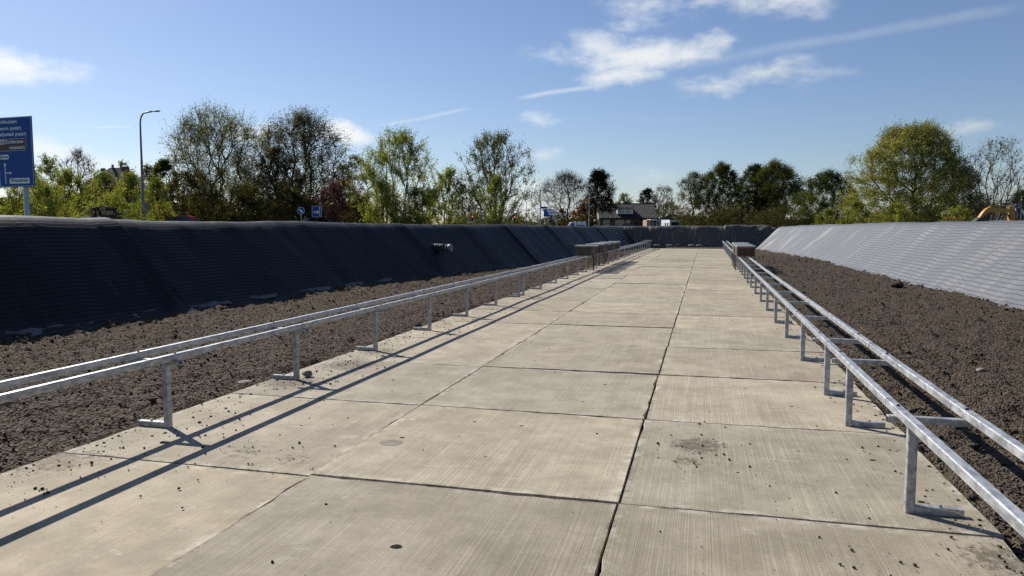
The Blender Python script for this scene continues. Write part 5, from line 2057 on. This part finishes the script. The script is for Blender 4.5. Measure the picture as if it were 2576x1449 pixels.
p = at(1580, 577, D_H)
hs = empty('tiled_house', (p.x, p.y, GZ), YAW)
tag(hs, 'brown brick house with dark tiled roof and pale dormer', 'house')
xa, xb = hx(1509), hx(1651)
ze, zr_ = hz_(548), hz_(511)
DP = 5.2
MB().box(((xa + xb) / 2, DP, ze / 2), (xb - xa, 2 * DP - .6, ze)).build('wall', MATS['brick'], hs)
# pantile roof: real ribs running down the slope
nrib = 46
ribs = nrib * 4 + 1
RV = []
for i in range(ribs):
    x = xa - .25 + (xb - xa + .5) * i / (ribs - 1)
    bump_ = .12 * (1 if (i % 4) in (1, 2) else 0)
    for (y, z) in ((-.35, ze - .12), (DP, zr_)):
        RV.append((x, y, z + bump_))
    RV.append((x, 2 * DP + .3, ze - .12 + bump_))
RF = [(i * 3 + k, (i + 1) * 3 + k, (i + 1) * 3 + k + 1, i * 3 + k + 1) for i in range(ribs - 1) for k in (0, 1)]
me = bpy.data.meshes.new('roof')
me.from_pydata(RV, [], RF)
roof = link('roof', me, MATS['roof_tile'], hs)
MB().box(((xa + xb) / 2, DP, zr_ + .08), (xb - xa + .5, .3, .14), None, .04).build('ridge', MATS['roof_dark'], roof)
for xg in (xa - .27, xb + .27):
    o_ = MB().prism([(-.4, ze - .30), (-.4, ze - .06), (DP, zr_ + .10), (2 * DP + .35, ze - .06), (2 * DP + .35, ze - .30), (DP, zr_ - .16)], xg - .03, xg + .03).build('verge_board', MATS['frame_white'] if xg < 0 else MATS['roof_dark'], hs)
    for v in o_.data.vertices:
        x_, y_, z_ = v.co
        v.co = (y_, x_, z_)
    MB().add([(xg, 0, 0), (xg, 2 * DP, 0), (xg, 2 * DP, ze), (xg, DP, zr_ - .1), (xg, 0, ze)], [(0, 1, 2, 3, 4)]).build('gable', MATS['brick'], hs)
MB().box(((xa + xb) / 2, -.40, ze - .12), (xb - xa + .4, .14, .14)).build('gutter', MATS['roof_dark'], hs)
# dormer
dxa, dxb = hx(1553.5), hx(1592.5)
dza, dzb = hz_(538), hz_(524)
dm = MB().box(((dxa + dxb) / 2, 2.4, (dza + dzb) / 2), (dxb - dxa, 4.0, dzb - dza)).build('dormer', MATS['frame_white'], hs)
MB().box(((dxa + dxb) / 2, 2.3, dzb + .07), (dxb - dxa + .5, 4.6, .16), None, .02).build('dormer_roof', MATS['wood_grey'], dm)
for (a_, b_) in ((1561, 1570), (1576, 1585.5)):
    w0, w1 = hx(a_), hx(b_)
    MB().box(((w0 + w1) / 2, .385, (dza + dzb) / 2 + .04), (w1 - w0 + .12, .03, (dzb - dza) * .76)).build('window_frame', MATS['dark_steel'], dm)
    MB().box(((w0 + w1) / 2, .36, (dza + dzb) / 2 + .04), (w1 - w0, .03, (dzb - dza) * .66)).build('pane', MATS['curtain'], dm)


def window(root, x0, x1, y0, y1, yf, d=D_H, cx0=1580, split=0, curtain=True):
    a_, b2 = hx(x0, d, cx0), hx(x1, d, cx0)
    z0, z1 = hz_(y1, d, cx0), hz_(y0, d, cx0)
    f = MB()
    for (cx_, cz_, w_, h_) in [((a_ + b2) / 2, z0, b2 - a_ + .12, .08), ((a_ + b2) / 2, z1, b2 - a_ + .12, .08), (a_, (z0 + z1) / 2, .08, z1 - z0), (b2, (z0 + z1) / 2, .08, z1 - z0)] + \
            [(a_ + (b2 - a_) * (k + 1) / (split + 1), (z0 + z1) / 2, .07, z1 - z0) for k in range(split)]:
        f.box((cx_, yf - .02, cz_), (w_, .08, h_))
    fo = f.build('window', MATS['frame_white'], root)
    MB().box(((a_ + b2) / 2, yf + .004, (z0 + z1) / 2), (b2 - a_, .02, z1 - z0)).build('pane', MATS['glass'], fo)
    if curtain:
        MB().box(((a_ + b2) / 2, yf - .012, z1 - (z1 - z0) * .25), ((b2 - a_) * .94, .008, (z1 - z0) * .46)).build('blind', MATS['curtain'], fo)
    return fo


yw = .30
window(hs, 1519, 1533.5, 553.7, 566, yw - .03)
window(hs, 1549, 1570, 554, 566, yw - .03, split=2)
window(hs, 1575.5, 1585, 554, 566, yw - .03)
MB().box((hx(1602.5), yw - .02, 1.05), (.95, .06, 2.1)).build('door', MATS['wood_dark'], hs)
MB().box((hx(1612), yw + .02, ze / 2 - .1), (.09, .09, ze - .2)).build('downpipe', MATS['dark_steel'], hs)
MB().box((hx(1503.5), 1.5, 1.3), (1.0, 2.6, 2.6)).build('side_porch', MATS['frame_white'], hs)

# garage right of the house
D_G = 138.0
p = at(1655, 577, D_G)
gr = empty('garage', (p.x, p.y, GZ), YAW)
tag(gr, 'flat-roofed brick garage with grey door right of the tiled house', 'garage')


def gx(x):
    return (x - 1655) * D_G / FPX


def gz_(y):
    return at(1655, y, D_G).z - GZ


MB().box((gx(1632), 2.0, gz_(553) / 2), (gx(1637.3) - gx(1626.7), 4.0, gz_(553))).build('wall', MATS['brick_pale'], gr)
MB().box((gx(1649.7), 2.4, gz_(554) / 2), (gx(1662) - gx(1637.5), 3.6, gz_(554))).build('wall', MATS['wall_dark'], gr)
MB().box((gx(1672.5), 2.4, gz_(554) / 2), (gx(1683) - gx(1662.2), 3.4, gz_(554))).build('wall', MATS['brick'], gr)
MB().box((gx(1660), 2.3, gz_(553)), (gx(1683) - gx(1637.4), 4.2, .22), None, .02).build('roof', MATS['frame_white'], gr)
MB().box((gx(1672.6), .66, gz_(556) / 2 - .05), (gx(1682) - gx(1663), .06, gz_(556) - .1)).build('garage_door', MATS['garage_door'], gr)
MB().box((gx(1647.5), .57, gz_(557.5) / 2), (1.0, .06, gz_(557.5))).build('door', MATS['dark_steel'], gr)
MB().box((gx(1643.2), .58, gz_(557) / 2), (.08, .10, gz_(557))).build('door_frame', MATS['frame_white'], gr)
d2 = 165.0
p = at(1674, 577, d2)
sh = empty('shed', (p.x, p.y, GZ), YAW)
tag(sh, 'low shed with grey ridged roof behind the garage', 'shed')
zt1, zt2 = at(1674, 551, d2).z - GZ, at(1674, 544.5, d2).z - GZ
MB().box((0, 2, zt1 / 2), (3.6, 4, zt1)).build('wall', MATS['brick'], sh)
MB().prism([(-2.0, zt1), (2.2, zt1), (.5, zt2), (-.6, zt2)], -.2, 4.2).build('roof', MATS['wood_grey'], sh)

# caravan
d2 = 132.0
p = at(1697, 577, d2)
cv = empty('caravan', (p.x, p.y, GZ), YAW + math.radians(12))
tag(cv, 'white caravan with a dark rear window right of the garage', 'caravan')
hc_ = at(1697, 553.2, d2).z - GZ
MB().prism([(-1.0, .45), (-1.02, hc_ * .8), (-.96, hc_), (.90, hc_), (1.0, hc_ * .92), (1.0, .45)], -.1, 3.6).build('body', MATS['car_white'], cv)
MB().box((.05, -.115, hc_ * .66), (1.50, .03, hc_ * .34), None, .01).build('rear_window', MATS['glass'], cv)
for q in (.7, 1.7):
    MB().box((-1.02, q, hc_ * .66), (.03, .55, .5), None, .01).build('side_window', MATS['glass'], cv)
for s_ in (-1, 1):
    MB().tube([(s_ * .78, 1.8, .30), (s_ * .98, 1.8, .30)], .30, 14).build('wheel', MATS['rubber'], cv)

# bus stop frame
d2 = 120.0
p = at(1655, 577, d2)
bs = empty('bus_stop_sign', (p.x, p.y, GZ), YAW)
tag(bs, 'blue bus stop plate on a pale frame before the garage', 'sign')
zt = at(1655, 550, d2).z - GZ
for s_ in (-1, 1):
    MB().tube([(s_ * .19, 0, 0), (s_ * .19, 0, zt)], .03, 6).build('post', MATS['post_grey'], bs)
MB().box((0, -.02, zt - .12), (.42, .04, .24), None, .01).build('plate', MATS['sign_blue'], bs)

# dark-roofed house behind the left shrubs
d2 = 84.0
p = at(275, 577, d2)
lh = empty('dark_house', (p.x, p.y, GZ), YAW + math.radians(10))
tag(lh, 'large house with dark pyramid roof and chimneys behind the left shrubs', 'house')
z_e, z_a = at(275, 470, d2).z - GZ, at(275, 418, d2).z - GZ
MB().box((0, 3.2, z_e / 2), (6.0, 6.0, z_e)).build('wall', MATS['wall_dark'], lh)
rw = 3.3
vv = [(-rw, 3.2 - rw, z_e - .1), (rw, 3.2 - rw, z_e - .1), (rw, 3.2 + rw, z_e - .1), (-rw, 3.2 + rw, z_e - .1), (-.5, 2.7, z_a), (.5, 2.7, z_a), (.5, 3.7, z_a), (-.5, 3.7, z_a)]
rf = MB().add(vv, [(0, 1, 5, 4), (1, 2, 6, 5), (2, 3, 7, 6), (3, 0, 4, 7), (4, 5, 6, 7)]).build('roof', MATS['roof_dark'], lh)
for (xx, w_, yt, col_, zb_) in ((268, .22, 413, 'brick_pale', .3), (288, .22, 415, 'brick_pale', .3), (299.5, .60, 418, 'brick', 1.6), (245, .42, 423, 'brick', 1.6)):
    zt = at(xx, yt, d2).z - GZ
    MB().box(((xx - 275) * d2 / FPX, 2.9, zt - zb_ / 2), (w_, w_, zb_ + .3), None, .02).build('chimney', MATS[col_], rf)
for (x_, z_) in ((-1.6, 2.2), (1.4, 2.2)):
    f = MB().box((x_, .18, z_), (1.1, .06, 1.3)).build('window', MATS['frame_white'], lh)
    MB().box((x_, .14, z_), (.95, .03, 1.15)).build('pane', MATS['glass'], f)

# slate gable with white verge boards at the right edge
d2 = 112.0
p = at(2560, 577, d2)
sgb = empty('slate_barn', (p.x, p.y, GZ), YAW)
tag(sgb, 'steep dark grey gabled barn with white verge boards at the right edge', 'barn')
za = at(2560, 518, d2).z - GZ
hb = za / 1.80
MB().prism([(-hb, 0), (hb, 0), (0, za)], 0, 9).build('wall', MATS['wall_slate'], sgb)
for s_ in (-1, 1):
    MB().prism([(s_ * (hb + .22), 0), (s_ * (hb - .03), 0), (-s_ * .10, za), (s_ * .10, za + .28)], -.12, .06).build('verge_board', MATS['frame_white'], sgb)
    MB().prism([(s_ * (hb + .24), 0), (s_ * (hb + .12), 0), (0, za + .16), (0, za + .30)], .07, 9.2).build('roof', MATS['roof_dark'], sgb)
wz = at(2560, 539, d2).z - GZ
wx = (2552.5 - 2560) * d2 / FPX
f = MB().box((wx, -.03, wz), (.50, .06, 1.0)).build('window', MATS['frame_white'], sgb)
MB().box((wx, -.065, wz), (.32, .02, .82)).build('pane', MATS['glass'], f)

# ------------------------------------------------------------------ yellow excavator behind the right bank
d2 = 74.0
p = at(2540, 577, d2)
ex = empty('excavator', (p.x, p.y, GZ), YAW)
tag(ex, 'yellow excavator with its arm raised behind the right bank', 'excavator')


def el_(x, y):
    return ((x - 2540) * d2 / FPX, at(x, y, d2).z - GZ)


def beam(pts, w, name, mat='yellow_paint', y=0.0):
    return MB().prism([el_(*q) for q in pts], y - w / 2, y + w / 2).build(name, MATS[mat], ex)


beam([(2484, 523), (2490, 521.5), (2536, 526), (2541, 531), (2537, 534.5), (2500, 536.5), (2487, 533)], .34, 'stick')
beam([(2457, 552), (2463, 553), (2478, 536), (2490, 531), (2489, 520), (2479, 524), (2470, 532)], .40, 'bucket_linkage')
beam([(2444, 560), (2470, 566), (2474, 552), (2463, 546), (2456, 549)], .75, 'bucket', 'dark_steel')
beam([(2533, 521), (2541, 519), (2549, 527), (2551, 566), (2535, 566), (2538, 534)], .42, 'boom', y=.06)
beam([(2486, 520.3), (2486, 517.3), (2515, 515.6), (2515, 518.9)], .16, 'cylinder')
beam([(2515, 516.6), (2515, 518.3), (2539, 517.6), (2539, 516.2)], .07, 'cylinder_rod', 'post_grey')
beam([(2530, 540), (2534, 552), (2537, 552), (2534, 539)], .12, 'hose', 'dark_steel', -.22)
MB().box((.55, .3, .95), (2.3, 2.0, .9), None, .08).build('body', MATS['yellow_paint'], ex)
cb_ = MB().box((.95, -.2, 1.30), (1.0, .95, .5), None, .08).build('cab', MATS['yellow_paint'], ex)
for s_ in (-1, 1):
    MB().box((.4, .3 + s_ * .85, .26), (2.7, .45, .52), None, .16).build('track', MATS['rubber'], ex)

# orange barrier
d2 = 66.0
p = at(2398, 577, d2)
ob = empty('barrier', (p.x, p.y, GZ), YAW)
tag(ob, 'low orange barrier just above the right bank crest', 'barrier')
zo = at(2398, 548.0, d2).z - GZ
MB().box((-.35, 0, zo - .06), (.70, .08, .12), None, .02).build('board', MATS['orange_paint'], ob)
MB().box((.55, 0, zo - .08), (1.1, .08, .07), None, .02).build('board', MATS['orange_paint'], ob)
MB().box((.08, 0, zo + .02), (.15, .15, .16), None, .03).build('lamp', MATS['orange_paint'], ob)
for s_ in (-.6, .1, .95):
    MB().box((s_, .05, zo / 2 - .06), (.05, .05, zo - .1)).build('post', MATS['dark_steel'], ob)

# ------------------------------------------------------------------ log pile on the left bank top
d2 = 30.0
pl_c = at(262, 577, d2)
base_z = at(262, 541, d2).z
rl = random.Random(21)
k = 0
# the heap of bark and earth the logs lie on
hp = lump('earth_heap', (pl_c.x, pl_c.y, base_z - .56), (1.5, .7, .56), 'soil', 7, 'low heap of earth and bark under the log pile', 'heap')
hp.rotation_euler.z = YAW
for (x, y, r_, vert) in [(238, 527, .085, 0), (249, 524, .11, 1), (258, 526, .10, 0), (267, 524, .09, 0), (274, 527, .085, 1), (286, 526, .12, 1), (243, 535, .10, 0), (254, 536, .11, 0),
                         (265, 535, .12, 0), (277, 536, .11, 0), (288, 536, .095, 0), (297, 540, .05, 0), (233, 533, .07, 0)]:
    c_ = at(x, y, d2)
    r_ *= 1.0
    L_ = .34
    root = empty('log', (c_.x, c_.y + .0, c_.z), YAW + rl.uniform(-.5, .5))
    if vert:
        root.rotation_euler = (rl.uniform(-.1, .1), rl.uniform(-.1, .1), 0)
        a_, b2 = Vector((0, 0, -.26)), Vector((0, 0, .06))
    else:
        a_, b2 = Vector((0, -L_ / 2, 0)), Vector((0, L_ / 2, rl.uniform(-.05, .05)))
    tag(root, ('short %s log in the pile, %s counted along its rows' % ('upright' if vert else 'lying', NUMW[k])), 'log', 'logs in the pile on the left bank')
    mb = MB()
    mb.tube([a_, a_ * .5 + b2 * .5, b2], [r_ * 1.05, r_, r_], 11).build('log_bark', MATS['log_bark'], root)
    dd = (b2 - a_).normalized()
    for e_, s_ in ((a_, -1), (b2, 1)):
        MB().tube([e_ + dd * s_ * .001, e_ + dd * s_ * .006], r_ * .9, 11).build('cut_end', MATS['log_end'], root)
    k += 1
